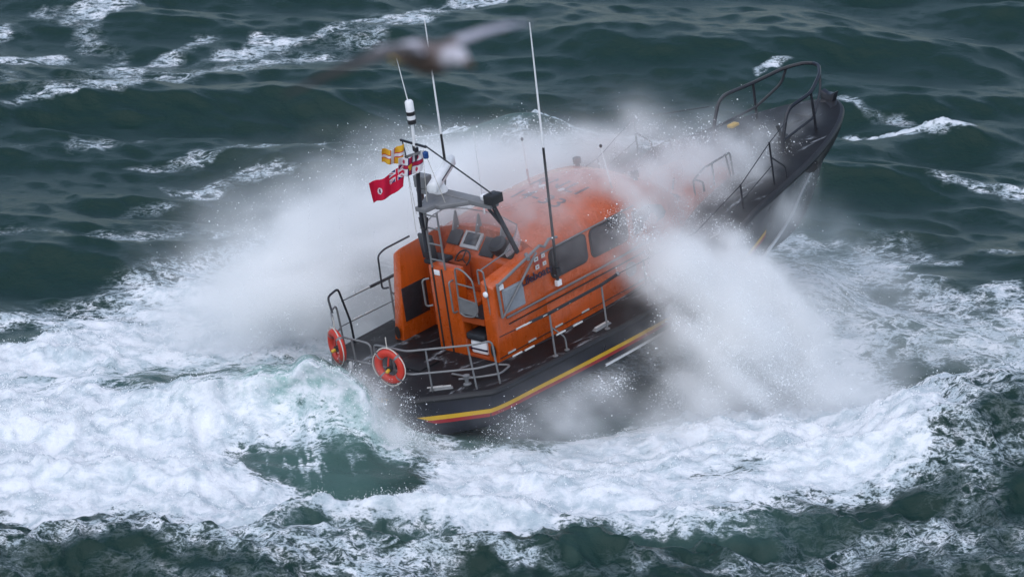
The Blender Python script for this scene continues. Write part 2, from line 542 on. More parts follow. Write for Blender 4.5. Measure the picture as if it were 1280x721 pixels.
# roof edge gutter, ledges and the fender trims along the sides
for side in (-1, 1):
    MB().tube([(3.7, side * 1.45, 1.80), (5.2, side * 1.452, 1.81), (6.5, side * 1.45, 1.81)], .018, 6).build('roof_gutter', 'steel', house)
    MB().tube([(2.45, side * 1.515, .90), (5.2, side * 1.515, .91), (6.9, side * 1.47, .93)], .024, 6).build('side_rail', 'steel', house)
    MB().beam((2.5, side * 1.505, .745), (6.6, side * 1.505, .77), .02, .022).build('rubbing_strip', 'dark', house)
    MB().beam((2.12, side * 1.508, .14), (6.7, side * 1.508, .20), .02, .012).build('seam_strip', 'dark', house)
    for x in (2.35, 2.95, 3.75, 4.55, 6.3):
        MB().beam((x, side * 1.515, .165 + .0135 * (x - 2)), (x + .22, side * 1.515, .168 + .0135 * (x - 2)), .012, .034).build('reflective_strip', 'tape', house)
    m = MB().lathe([(.15, 0), (.15, .03), (.11, .045), (.06, .03)], (6.12, side * 1.50, .56), (0, side, 0), 16)
    m.build('side_vent', 'grey', house)

# small louvre and the emblem with its lettering on the starboard and port sides
for side in (-1, 1):
    lv = plate_on_side('louvre', 'lightgrey', 2.43, 3.03, .985, 1.50, 1.50, side, r=.03, th=.016)
    m = MB()
    for k in range(13):
        z = 1.02 + k * .036
        m.hexa([(2.46, side * 1.516, z), (3.0, side * 1.516, z), (3.0, side * 1.516, z + .022), (2.46, side * 1.516, z + .022)],
               [(2.46, side * 1.53, z - .008), (3.0, side * 1.53, z - .008), (3.0, side * 1.53, z + .006), (2.46, side * 1.53, z + .006)])
    m.build('louvre_blades', 'lightgrey', lv, smooth=False)
    sg = 1 if side < 0 else -1
    y = side * 1.502
    text_mesh('side_lettering', 'Lifeboats', .25, 'letter', house, ((2.99 if side < 0 else 3.88), side * 1.512, 1.36), (sg, 0, 0), (0, 0, 1), .006, bold=.003)
    for i, (x0, x1, z0, z1) in enumerate(((3.44, 3.56, 1.72, 1.81), (3.66, 3.76, 1.73, 1.81), (3.45, 3.56, 1.55, 1.64), (3.67, 3.77, 1.56, 1.64))):
        a, b = sorted((y, side * 1.506))
        q = MB().box(x0, x1, a, b, z0, z1).build('emblem_quarter', 'tape', house, smooth=False)
        c = MB().box(x0 + .04, x1 - .035, *sorted((side * 1.506, side * 1.509)), z0 + .03, z1 - .03)
        c.build('emblem_badge', ('letter', 'red', 'red', 'letter')[i], q, smooth=False)
    c = MB().box(3.60, 3.625, *sorted((y, side * 1.505)), 1.54, 1.82).box(3.43, 3.78, *sorted((y, side * 1.5045)), 1.672, 1.695)
    c.build('emblem_cross', 'red', house, smooth=False)

# roof lettering, read from astern
for body, x, y in (('RNLI', 5.62, .62), ('14-33', 4.92, .56)):
    o = text_mesh('roof_lettering', body, .62 if body == 'RNLI' else .56, 'letter', house, (x, y, 2.30), (0, -1, 0), (1, 0, 0), .003, 1.1)
    for v in o.data.vertices:                               # drape over the camber
        s = house_section(min(max(v.co.x, 3.7), 7))
        v.co.z = float(np.interp(abs(v.co.y), [q[0] for q in s[::-1][:5]], [q[1] for q in s[::-1][:5]])) + .006 + (v.co.z - 2.30)
# roof lamps, hatch and grab rails
for x, y in ((7.32, .82), (7.2, -.92)):
    MB().lathe([(.05, 0), (.05, .08), (.09, .09), (.09, .2), (.05, .22)], (x, y, 2.02), seg=12).build('roof_lamp', 'blackpaint', house)
for y in (-.42, .12):
    MB().beam((5.45, y, 2.36), (5.58, y - .04, 2.36), .06, .03).build('roof_lamp', 'white', house)

# foredeck trunk in front of the wheelhouse
mb = MB()
rows = []
for x in (8.4, 8.8, 9.3, 9.8, 10.2, 10.4):
    k = np.interp(x, [8.4, 9.3, 10.4], [1.0, .92, .70])
    zt = np.interp(x, [8.4, 9.3, 10.2, 10.4], [1.27, 1.22, 1.17, 1.05])
    zb = deck_z(x, k) - .1
    h = [(-k, zb), (-k, zt - .1), (-k + .1, zt), (0, zt + .04), (k - .1, zt), (k, zt - .1), (k, zb)]
    rows.append([(x, y, z) for y, z in h])
mb.grid(rows)
mb.add(rows[-1], [tuple(range(7))])
trunk = mb.build('foredeck_trunk', 'orange', boat, angle=50)
MB().hexa([(9.1, -.3, 1.24), (9.1, .3, 1.24), (9.75, .3, 1.22), (9.75, -.3, 1.22)], [(9.1, -.3, 1.30), (9.1, .3, 1.30), (9.75, .3, 1.28), (9.75, -.3, 1.28)]).build('foredeck_hatch', 'orange', trunk, bevel=.03)
for y, x0, x1 in ((-.95, 8.85, 10.05), (.85, 9.05, 10.3)):
    zr = 1.62
    r = MB().tube([(x0 + .12, y - .16, 1.16), (x0 + .12, y - .16, 1.38), (x0 + .05, y, 1.42), (x0, y, 1.42), (x0 + .35, y, zr - .05), (x1, y, zr), (x1 + .02, y, 1.1)], .022, 8, smooth=.06)
    r.tube([(x0, y, 1.42), (x0, y, 1.1)], .02).tube([(x0 + .62, y, zr - .03), (x0 + .62, y, 1.1)], .02).tube([(x1 - .14, y, zr), (x1 - .06, y, 1.1)], .02)
    r.build('foredeck_handrail', 'blackpaint', boat)
MB().tube([(8.2, .62, 1.5), (9.3, .66, 1.62)], .02).build('windscreen_grab_rail', 'blackpaint', house)
MB().tube([(8.45, -.72, 1.35), (8.75, -.5, 1.45)], .02).build('windscreen_grab_rail', 'blackpaint', house)

# ---------------------------------------------------------------- after end: locker, walls, steps, doorway
aft = MB()
aft.hexa([(2.1, -1.5, -.02), (2.1, -1.2, -.02), (3.65, -1.2, -.02), (3.65, -1.5, -.02)], [(2.2, -1.5, 1.62), (2.14, -1.2, 1.74), (3.66, -1.2, 1.96), (3.66, -1.47, 1.86)])
wall_s = aft.build('cockpit_side', 'orange', house, bevel=.035)
aft = MB().hexa([(2.1, 1.22, -.02), (2.1, 1.5, -.02), (3.65, 1.5, -.02), (3.65, 1.22, -.02)], [(2.36, 1.22, 1.98), (2.42, 1.5, 1.80), (3.66, 1.47, 1.90), (3.66, 1.22, 2.04)])
wall_p = aft.build('cockpit_side', 'orange', house, bevel=.035)
m = MB().box(2.24, 2.94, 1.205, 1.225, .42, 1.14)
m.build('locker_window', 'winglass', wall_p, bevel=.008)
m = MB().lathe([(.0, 0), (.075, .001), (.075, .004), (.0, .005)], (2.085, 1.35, .22), (-1, 0, 0), 16)
for v in range(len(m.v)):
    x, y, z = m.v[v]
    m.v[v] = (x, y, .22 + (z - .22) * 1.9)
m.build('locker_vent', 'dark', wall_p)
m = MB().lathe([(.0, 0), (.07, .004), (.07, .015), (.0, .016)], (2.09, -1.38, .42), (-1, 0, 0), 16)
for v in range(len(m.v)):
    x, y, z = m.v[v]
    m.v[v] = (x, y, .30 + (z - .42) * 2.0)
m.build('locker_vent', 'dark', wall_s)
MB().lathe([(.06, 0), (.06, .03), (.03, .05)], (2.13, -1.36, 1.50), (-1, 0, 0), 14).build('deck_light', 'white', wall_s)

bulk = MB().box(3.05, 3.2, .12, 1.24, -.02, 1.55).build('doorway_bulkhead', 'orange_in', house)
MB().box(3.03, 3.052, .3, .98, .05, 1.45).build('door', 'dark', bulk, bevel=.01)
col_ = MB().box(2.1, 2.36, -.60, .16, -.02, 1.90).box(2.36, 3.05, -.59, .15, -.02, 1.02).build('step_column', 'orange', house, bevel=.03)
for y in (.045, -.215):
    MB().box(2.092, 2.104, y - .022, y + .022, 0, 1.86).build('column_groove', 'dark', col_, smooth=False)
MB().box(2.085, 2.099, -.155, .0, 1.72, 1.83).build('notice_plate', 'white', col_, bevel=.004)
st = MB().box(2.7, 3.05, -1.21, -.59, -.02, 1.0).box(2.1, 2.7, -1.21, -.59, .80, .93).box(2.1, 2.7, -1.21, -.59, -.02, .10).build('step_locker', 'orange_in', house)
MB().box(2.11, 2.69, -1.19, -.61, .932, .95).build('step_tread', 'black', st)
# life-raft canister in the open locker, with its black lid
MB().box(2.16, 2.6, -1.12, -.66, .11, .40).build('white_case', 'white', st, bevel=.05)
MB().box(2.12, 2.62, -1.14, -.6, .40, .56).build('case_cover', 'cushion', st, bevel=.05)
MB().box(2.15, 2.17, -1.125, -.655, .20, .235).build('case_strap', 'letter', st)
# grab handles on the column and door rail
for y, z0, z1, w in ((.27, 1.02, 1.60, -.08), (-.50, 1.0, 1.68, .0)):
    MB().tube([(2.1, y + w, z0), (1.98, y, z0), (1.98, y, z1), (2.1, y + w, z1)], .02, 8, smooth=.07).build('grab_handle', 'steel', col_)
gate = MB().tube([(2.06, -.62, 1.0), (2.06, -.64, 1.99), (2.06, -.86, 1.96), (2.06, -1.10, 1.78), (2.06, -1.13, 1.1), (2.06, -1.0, .97), (2.06, -.74, .95), (2.06, -.62, 1.0)], .019, 8, smooth=.1)
gate.tube([(2.06, -.63, 1.64), (2.06, -1.12, 1.62)], .017).tube([(2.06, -.63, 1.34), (2.06, -1.12, 1.28)], .017)
gate = gate.build('step_gate', 'steel', house)
MB().box(2.055, 2.066, -1.11, -.64, 1.0, 1.31).build('gate_panel', 'grey', gate)
MB().tube([(2.12, -1.22, 1.7), (2.12, -1.22, 2.02), (2.14, -1.36, 1.99), (2.16, -1.38, 1.0)], .018, 8, smooth=.05).tube([(2.12, -1.3, 2.01), (3.1, -1.25, 2.1)], .015).build('cockpit_handrail', 'steel', wall_s)
MB().tube([(2.2, 1.53, 1.14), (2.08, 1.6, 1.14), (2.1, 1.6, 1.86), (2.3, 1.6, 1.93), (3.0, 1.56, 1.96)], .02, 8, smooth=.08).build('cockpit_handrail', 'blackpaint', wall_p)
# folded davit frame against the starboard side
dv = MB().tube([(2.30, -1.56, .96), (2.28, -1.56, 1.70)], .028).tube([(2.30, -1.56, 1.66), (3.62, -1.53, 2.02)], .030).tube([(2.32, -1.57, .98), (3.50, -1.54, 1.92)], .024)
dv.tube([(3.62, -1.53, 2.02), (3.78, -1.50, 1.93), (3.95, -1.48, 2.03), (4.2, -1.46, 1.98)], .03).tube([(3.2, -1.6, 1.9), (3.3, -1.45, 1.94)], .045)
dv.build('davit_frame', 'grey', wall_s)
MB().box(2.36, 2.48, -1.53, -1.50, 1.52, 1.62).build('notice_plate', 'white', wall_s)

# ---------------------------------------------------------------- upper steering position
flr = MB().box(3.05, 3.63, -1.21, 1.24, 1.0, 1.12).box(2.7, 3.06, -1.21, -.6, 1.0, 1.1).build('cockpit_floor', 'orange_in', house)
con = MB().hexa([(3.22, -1.05, 1.1), (3.22, .95, 1.1), (3.7, .95, 1.1), (3.7, -1.05, 1.1)], [(3.30, -1.05, 1.62), (3.30, .95, 1.62), (3.72, .95, 2.04), (3.72, -1.05, 2.04)])
con = con.build('helm_console', 'orange', house, bevel=.03)
def on_console(name, mat, y0, y1, s0, s1, lift, th, parent):
    def P(y, s, l):
        return (3.30 + .42 * s - .7 * l, y, 1.62 + .42 * s + .7 * l)
    b = [P(y0, s0, lift), P(y1, s0, lift), P(y1, s1, lift), P(y0, s1, lift)]
    t = [P(y0, s0, lift + th), P(y1, s0, lift + th), P(y1, s1, lift + th), P(y0, s1, lift + th)]
    return MB().hexa(b, t).build(name, mat, parent, bevel=.006)
for y0, y1, s0, s1 in ((.02, .52, .25, .92),):
    f = on_console('chart_display', 'bezel', y0, y1, s0, s1, .005, .06, con)
    on_console('display_glass', 'screen', y0 + .07, y1 - .07, s0 + .12, s1 - .1, .062, .008, f)
on_console('instrument_panel', 'cushion', .6, .92, .3, .9, .005, .05, con)
on_console('instrument_panel', 'cushion', -.42, -.06, .1, .8, .005, .05, con)
on_console('instrument_panel', 'dark', -.95, -.5, .2, .9, .005, .04, con)
MB().lathe([(.16, 0), (.2, .05), (.2, .17), (.14, .22)], (3.42, -.62, 1.88), (-.5, 0, .8), 16).build('spotlight', 'cushion', con)
w = MB()
cw = Vector((3.18, .28, 1.60)); nw = Vector((-.75, 0, .66)).normalized(); sw = Vector((0, 1, 0)); uw = nw.cross(sw)
w.tube([cw + (sw * math.cos(a) + uw * math.sin(a)) * .19 for a in [2 * math.pi * k / 24 for k in range(25)]], .018, 6)
for k in range(3):
    a = 2 * math.pi * k / 3 + .5
    w.tube([cw, cw + (sw * math.cos(a) + uw * math.sin(a)) * .19], .014, 6)
w.build('steering_wheel', 'black', con)
for y in (.62,):
    s = MB().box(2.62, 3.05, y - .22, y + .22, 1.62, 1.72).build('helm_seat', 'cushion', house, bevel=.03)
    MB().hexa([(2.60, y - .2, 1.75), (2.60, y + .2, 1.75), (2.68, y + .2, 1.75), (2.68, y - .2, 1.75)], [(2.52, y - .19, 2.32), (2.52, y + .19, 2.32), (2.60, y + .19, 2.32), (2.60, y - .19, 2.32)]).build('seat_back', 'cushion', s, bevel=.03)
    MB().lathe([(.12, 0), (.05, .05), (.05, .5), (.1, .54)], (2.86, y, 1.08), seg=10).build('seat_post', 'grey', s)
# wrap-round clear screen with brackets
scr = []
path = [(3.05, 1.18), (3.45, 1.16), (3.66, 1.02), (3.76, .5), (3.79, 0), (3.76, -.5), (3.66, -1.02), (3.45, -1.16), (3.05, -1.18)]
zb = [2.02, 2.04, 2.06, 2.14, 2.17, 2.14, 2.04, 1.98, 1.92]
zt = [2.2, 2.36, 2.44, 2.48, 2.48, 2.46, 2.40, 2.30, 2.05]
inn = lambda p, k: (p[0] - .012 * k, p[1] * (1 - .01 * k))
m = MB().grid([[(*inn(p, 1), b) for p, b in zip(path, zb)], [(inn(p, 1)[0] - .06, inn(p, 1)[1], t) for p, t in zip(path, zt)]])
screen = m.build('clear_windscreen', 'clear', house)
screen.modifiers.new('thickness', 'SOLIDIFY').thickness = .008
MB().tube([(p[0] - .07, p[1] * .99, t) for p, t in zip(path, zt)], .012, 6).build('screen_edge', 'grey', screen)
for y, x in ((.72, 3.70), (.12, 3.76), (-.62, 3.70)):
    MB().prism([(x - .04, y, 2.06), (x - .26, y, 2.06), (x - .12, y, 2.42), (x - .09, y, 2.44)], (0, .03, 0)).build('screen_bracket', 'grey', screen)

# ---------------------------------------------------------------- arch, ladder, mast, radar, aerials
arch = MB().beam((2.02, .06, 3.12), (2.95, .0, 3.12), .30, .10).beam((2.92, .92, 3.14), (2.86, -1.22, 3.12), .26, .11)
arch.hexa([(2.30, -.22, 3.06), (2.30, .3, 3.06), (2.85, .6, 3.06), (2.85, -.7, 3.06)], [(2.30, -.22, 3.16), (2.30, .3, 3.16), (2.85, .6, 3.16), (2.85, -.7, 3.16)])
arch = arch.build('mast_arch', 'grey', boat, bevel=.02)
MB().beam((2.82, -1.2, 3.16), (3.22, -1.30, 1.98), .05, .085, (1, 0, 0)).build('arch_leg', 'blackpaint', arch)
MB().beam((2.74, -1.16, 3.08), (3.06, -1.24, 2.52), .04, .05, (1, 0, 0)).build('arch_leg', 'blackpaint', arch)
MB().beam((2.88, .9, 3.12), (3.2, 1.28, 2.0), .07, .12, (1, 0, 0)).build('arch_leg', 'blackpaint', arch)
MB().box(2.70, 3.02, -1.34, -1.08, 3.17, 3.37).build('floodlight', 'black', arch, bevel=.02)
MB().box(2.78, 3.0, .62, .95, 3.20, 3.46).build('floodlight', 'grey', arch, bevel=.02)
for y in (.02, -.345):
    lad = MB().tube([(2.08, y, 1.88), (2.08, y, 3.10)], .022, 8).build('ladder', 'steel', arch)
    if y > 0:
        for z in (2.06, 2.40, 2.74, 3.02):
            MB().tube([(2.08, .02, z), (2.08, -.345, z)], .018, 8).build('rung', 'steel', lad)
mast = MB().tube([(2.08, .12, 2.2), (2.08, .1, 3.2), (2.1, -.03, 4.45)], .045, 10).build('mast', 'blackpaint', boat)
MB().tube([(2.1, .02, 4.3), (2.1, -.02, 4.98)], .04, 10, r1=.03).build('mast_top', 'white', mast)
MB().lathe([(.06, 0), (.085, .01), (.085, .10)], (2.1, -.02, 4.95), seg=14).lathe([(.088, .17), (.088, .25)], (2.1, -.02, 4.97), seg=14).build('aerial_band', 'black', mast)
MB().lathe([(.08, .06), (.085, .10), (.085, .44), (.06, .47)], (2.1, -.02, 4.98), seg=14).build('satellite_aerial', 'white', mast)
MB().tube([(2.1, .0, 5.40), (2.1, .14, 6.32)], .012, 6, r1=.006).build('whip_aerial', 'white', mast)
MB().beam((2.1, .40, 4.55), (2.1, -.32, 4.50), .035, .04).tube([(2.1, .34, 4.52), (2.1, .30, 4.2)], .012).build('crosstree', 'blackpaint', mast)
MB().beam((2.1, .26, 4.22), (2.1, -.12, 4.36), .10, .05).build('light_bracket', 'grey', mast)
MB().lathe([(.045, 0), (.045, .1), (.02, .13)], (2.1, .02, 4.38), seg=10).build('navigation_light', 'black', mast)
MB().lathe([(.05, 0), (.06, .03), (.06, .12), (.02, .15)], (2.1, -.27, 4.26), seg=12).build('blue_light', 'blue', mast)
MB().lathe([(.035, 0), (.04, .1)], (2.1, .30, 4.12), seg=10).build('navigation_light', 'black', mast)
MB().tube([(2.1, -.29, 4.53), (2.86, -1.2, 3.36)], .016, 6).build('stay', 'blackpaint', mast)
for a, b in (((2.1, .36, 4.5), (2.06, .22, 3.0)), ((2.1, .32, 4.5), (2.05, .30, 2.6)), ((2.1, -.25, 4.4), (2.4, -.3, 3.2)), ((2.1, -.2, 4.4), (2.1, -.1, 3.3))):
    MB().tube([a, b], .006, 5).build('halyard', 'rope', mast)
MB().tube([(2.05, .14, 2.95), (2.03, .1, 2.72), (2.03, -.02, 2.7), (2.05, -.1, 2.98)], .02, 6, smooth=.08).build('cable_loop', 'black', mast)
ped = MB().lathe([(.15, 0), (.15, .08), (.10, .16), (.07, .26)], (2.86, .28, 3.17), seg=16).build('radar_pedestal', 'white', arch)
d = Vector((1.35, .787, 0)).normalized()
c = Vector((2.99, .33, 3.50))
s_ = Vector((-d.y, d.x, 0))
prof = [(-.10, -.08), (-.04, -.115), (.06, -.10), (.10, -.05), (.10, .05), (.06, .10), (-.04, .115), (-.10, .08)]
m = MB()
rws = []
for k, q in ((-.80, .85), (-.78, 1.05), (.78, 1.05), (.80, .85)):
    rws.append([c + d * k + s_ * (a * q) + Vector((0, 0, b * q)) for a, b in prof])
for r0, r1 in zip(rws, rws[1:]):
    n0 = len(m.v)
    m.add(r0 + r1, [(i, (i + 1) % 8, 8 + (i + 1) % 8, 8 + i) for i in range(8)])
m.add(rws[0], [tuple(range(8))]).add(rws[-1], [tuple(range(8))])
rad = m.build('radar_scanner', 'white', arch, angle=60)
e0, e1 = c - d * .35 - s_ * .108, c + d * .45 - s_ * .108
MB().beam(e0, e1, .012, .03).build('scanner_stripe', 'letter', rad)
MB().lathe([(.07, 0), (.085, .03), (.085, .09), (.03, .12)], (2.9, -.92, 3.18), seg=12).build('gps_aerial', 'white', arch)
def whip(name, base, tip, zt, r=.02, lower='black', parent=None, cap=None):
    b, t = Vector(base), Vector(tip)
    k = (zt - b.z) / (t.z - b.z)
    mid = b.lerp(t, k)
    lo = MB().tube([b, mid], r, 8, r1=r * .8).build(name, lower, parent or boat)
    MB().tube([mid, t], r * .75, 8, r1=r * .35).build('whip_tip', 'white', lo)
    if cap:
        MB().lathe([(.02, 0), (.03, .02), (.03, .05), (.01, .07)], t, seg=8).build('whip_cap', cap, lo)
    return lo
wa = whip('whip_aerial', (3.98, -1.54, 1.10), (4.24, -1.54, 6.56), 3.95, .032)
MB().box(3.93, 4.05, -1.58, -1.50, 1.02, 1.14).build('aerial_mount', 'white', wa)
MB().box(3.93, 4.05, -1.60, -1.49, 1.28, 1.40).build('aerial_mount', 'black', wa)
wp = whip('whip_aerial', (3.42, .62, 3.42), (3.40, .56, 6.62), 4.18, .030)
MB().tube([(3.2, .55, 2.9), (3.42, .62, 3.44)], .02, 6).build('aerial_mount', 'grey', wp)
whip('whip_aerial', (3.69, -.02, 2.44), (3.74, 0, 4.2), 2.8, .02, 'white')
whip('whip_aerial', (5.88, .84, 2.18), (5.86, .84, 3.12), 2.5, .026, 'red', cap='black')
whip('whip_aerial', (6.44, -1.0, 1.98), (6.26, -1.0, 3.1), 2.3, .022, 'grey', cap='black')

# ---------------------------------------------------------------- guard rails
def post(x, y, z0, h, lean=0.0, brace=None, mat='steel', parent=None):
    m = MB().tube([(x, y, z0), (x, y + lean, z0 + h)], .021, 8)
    m.lathe([(.06, 0), (.06, .02), (.03, .03)], (x, y, z0), seg=10)
    if brace:
        m.tube([(x + brace[0], y + brace[1], z0), (x + brace[0], y + brace[1], z0 + h * .3), (x, y + lean * .6, z0 + h * .66)], .018, 8, smooth=.1)
        m.lathe([(.055, 0), (.055, .02), (.03, .03)], (x + brace[0], y + brace[1], z0), seg=10)
    return m.build('stanchion', mat, parent or boat)
for side in (-1, 1):
    post(2.91, side * 2.27, .02, .95, brace=(.34, 0))
    post(4.44, side * 2.29, .02, .96)
    post(5.72, side * 2.29, .05, 1.0, brace=(.3, 0))
    post(9.12, side * 2.02, .82, .58, mat='blackpaint')
    post(10.25, side * 1.92, .92, 1.0, brace=(.42, side * -.02), mat='blackpaint')
    up = [(1.5, side * 2.24, .98), (2.91, side * 2.27, .95), (4.44, side * 2.29, .97)]
    up2 = [(4.95, side * 2.29, 1.03), (5.72, side * 2.29, 1.02), (7.4, side * 2.25, 1.02), (9.12, side * 2.02, 1.38), (10.25, side * 1.92, 1.90), (11.75, side * 1.1, 1.75)]
    lo = [(1.4, side * 2.24, .47), (2.91, side * 2.27, .44), (4.44, side * 2.29, .45), (5.72, side * 2.29, .5), (7.4, side * 2.25, .62), (9.12, side * 2.02, 1.05), (10.25, side * 1.92, 1.4)]
    w1 = MB().tube(up + up2, .010, 6).build('guard_wire', 'black', boat)
    MB().tube(lo, .009, 6).build('guard_wire', 'black', boat)
    MB().tube([(2.35, side * 2.26, .97), (2.91, side * 2.275, .955), (4.44, side * 2.295, .985), (4.92, side * 2.295, 1.03)], .034, 8).build('padded_sleeve', 'black', w1)
    MB().lathe([(.035, 0), (.05, .02), (.05, .06), (.02, .08)], (4.90, side * 2.295, 1.03), (1, 0, .1), 10).build('sleeve_cap', 'steel', w1)
    for pts in ((up, (1.95, 2.15, 2.7, 3.1, 3.45)), (lo, (1.75, 2.1, 3.0, 3.5, 7.8))):
        for x in pts[1]:
            pp = pts[0]
            z = float(np.interp(x, [p[0] for p in pp], [p[2] for p in pp]))
            y = float(np.interp(x, [p[0] for p in pp], [p[1] for p in pp]))
            MB().tube([(x, y + side * .02, z + .008), (x + .26, y + side * .02, z + .008)], .019, 8).build('reflective_sleeve', 'tape', w1)
# stern rails, one each side of the gap
for side in (-1, 1):
    top = [(.16, side * .06 - .02, .30), (.12, side * .04, .97), (.10, side * .35, .99), (.10, side * 1.0, 1.0), (1.0, side * 2.05, .98), (1.30, side * 2.2, .98), (1.36, side * 2.2, .03)]
    rail = MB().tube(top, .021, 8, smooth=.12)
    rail.tube([(.13, side * .1, .52), (.10, side * 1.0, .50), (.95, side * 2.02, .48), (1.34, side * 2.2, .47)], .021, 8, smooth=.12)
    rail.tube([(.45, side * 1.2, .02), (.36, side * 1.28, .97)], .02).tube([(.95, side * 1.95, .02), (.9, side * 1.92, .98)], .02)
    rail.tube([(.16, side * .55, .02), (.10, side * .55, .98)], .02)
    if side > 0:
        MB().tube([(.95, 1.95, .98), (1.02, 2.1, 1.28), (1.42, 2.2, 1.30), (1.62, 2.2, .5), (1.64, 2.2, .03)], .024, 8, smooth=.1).build('quarter_hoop', 'blackpaint', boat)
    rail.build('stern_rail', 'steel' if side < 0 else 'steel', boat)
# pulpit over the bow
for side in (-1, 1):
    y = side
    r = MB().tube([(11.62, y * .98, 1.02), (11.70, y * .98, 1.38), (11.95, y * .96, 1.92), (12.9, y * .82, 1.93), (13.6, y * .5, 2.08), (13.92, y * .2, 2.12), (13.97, 0, 2.12)], .040, 8, smooth=.25)
    r.tube([(11.68, y * .98, 1.30), (12.9, y * .82, 1.38), (13.5, y * .55, 1.75), (13.62, y * .48, 2.06)], .030, 8, smooth=.15)
    r.tube([(12.9, y * .82, 1.93), (12.9, y * .84, 1.05)], .030)
    r.build('pulpit_rail', 'blackpaint', boat)
fl = MB().prism([(14.22, -.16, 1.12), (14.22, .16, 1.12), (14.30, .20, 1.36), (14.30, .08, 1.30), (14.30, -.08, 1.30), (14.30, -.20, 1.36)], (.16, 0, 0))
fl.build('bow_fairlead', 'blackpaint', deck, bevel=.02)
MB().lathe([(.11, 0), (.11, .05), (.07, .08), (.07, .34), (.12, .38), (.12, .46), (.04, .5)], (11.62, -.06, 1.02), seg=14).build('capstan', 'black', deck)
MB().box(12.25, 12.5, .98, 1.15, 1.06, 1.15).build('warp_box', 'yellow', deck, bevel=.03)
MB().lathe([(.10, 0), (.14, .03), (.14, .2), (.08, .24)], (12.0, -.72, 1.05), seg=12).tube([(12.0, -.72, 1.05), (11.95, -.62, 1.5)], .04).build('bow_light', 'black', deck)
an = MB().tube([(13.35, -.2, 1.13), (12.7, -.1, 1.12)], .035).tube([(13.35, -.38, 1.14), (13.35, .1, 1.14)], .04)
an.build('anchor', 'black', deck)

# ---------------------------------------------------------------- lifebuoys hung on the stern rail
def lifebuoy(center, rot, label):
    root = bpy.data.objects.new('lifebuoy', None)
    COL.objects.link(root)
    root.matrix_world = POSE @ Matrix.Translation(center) @ rot
    tag(root, label, 'lifebuoy', 'lifebuoys on the stern rail')
    R_, r_ = .285, .085
    m = MB()
    ring = [[(R_ * math.cos(a) + r_ * math.cos(b) * math.cos(a), R_ * math.sin(a) + r_ * math.cos(b) * math.sin(a), r_ * .85 * math.sin(b)) for b in [2 * math.pi * j / 12 for j in range(12)]] for a in [2 * math.pi * i / 40 for i in range(40)]]
    m.add([p for q in ring for p in q], [(i * 12 + j, ((i + 1) % 40) * 12 + j, ((i + 1) % 40) * 12 + (j + 1) % 12, i * 12 + (j + 1) % 12) for i in range(40) for j in range(12)])
    m.build('ring', 'buoy', root)
    for k in range(4):
        a0 = math.radians(45 + 90 * k)
        s = MB()
        rr = r_ * 1.05
        rows = [[(R_ * math.cos(a) + rr * math.cos(b) * math.cos(a), R_ * math.sin(a) + rr * math.cos(b) * math.sin(a), rr * .85 * math.sin(b)) for b in [2 * math.pi * j / 12 for j in range(13)]] for a in (a0 - .07, a0, a0 + .07)]
        s.grid(rows).build('reflective_band', 'grey', root)
        a1, a2 = a0 + .08, a0 + math.pi / 2 - .08
        pts = [((R_ + .10 + .02 * math.sin(math.pi * q / 6)) * math.cos(a1 + (a2 - a1) * q / 6), (R_ + .10 + .02 * math.sin(math.pi * q / 6)) * math.sin(a1 + (a2 - a1) * q / 6), .03) for q in range(7)]
        MB().tube(pts, .012, 6).build('grab_line', 'rope', root)
    lt = MB().lathe([(.03, 0), (.036, .02), (.036, .09), (.02, .11)], (.0, .06, .03), (0, .2, 1), 12).build('buoy_light', 'yellow', root)
    MB().lathe([(.065, -.05), (.065, .02)], (.0, .05, .03), (0, .2, 1), 12).build('light_base', 'black', lt)
    MB().tube([(-.04, -.3, .0), (.0, -.1, .03), (.03, .06, .03), (.08, .26, .0)], .022, 6).build('retaining_strap', 'buoy', root)
    MB().tube([(.0, -.32, 0), (.02, -.5, -.02), (.0, -.62, .0)], .012, 6).build('lanyard', 'rope', root)
    return root
fix = Matrix.Rotation(math.radians(-90), 4, 'Y') @ Matrix.Rotation(math.radians(90), 4, 'Z')
lifebuoy((-.03, -.60, .66), Matrix.Rotation(math.radians(8), 4, 'Z') @ fix, 'orange lifebuoy on the stern rail nearest the starboard quarter, clear of the breaking wave')
lifebuoy((.02, .92, .80), Matrix.Rotation(math.radians(-22), 4, 'Z') @ fix, 'orange lifebuoy at the port end of the stern rail, its foot buried in breaking wave')

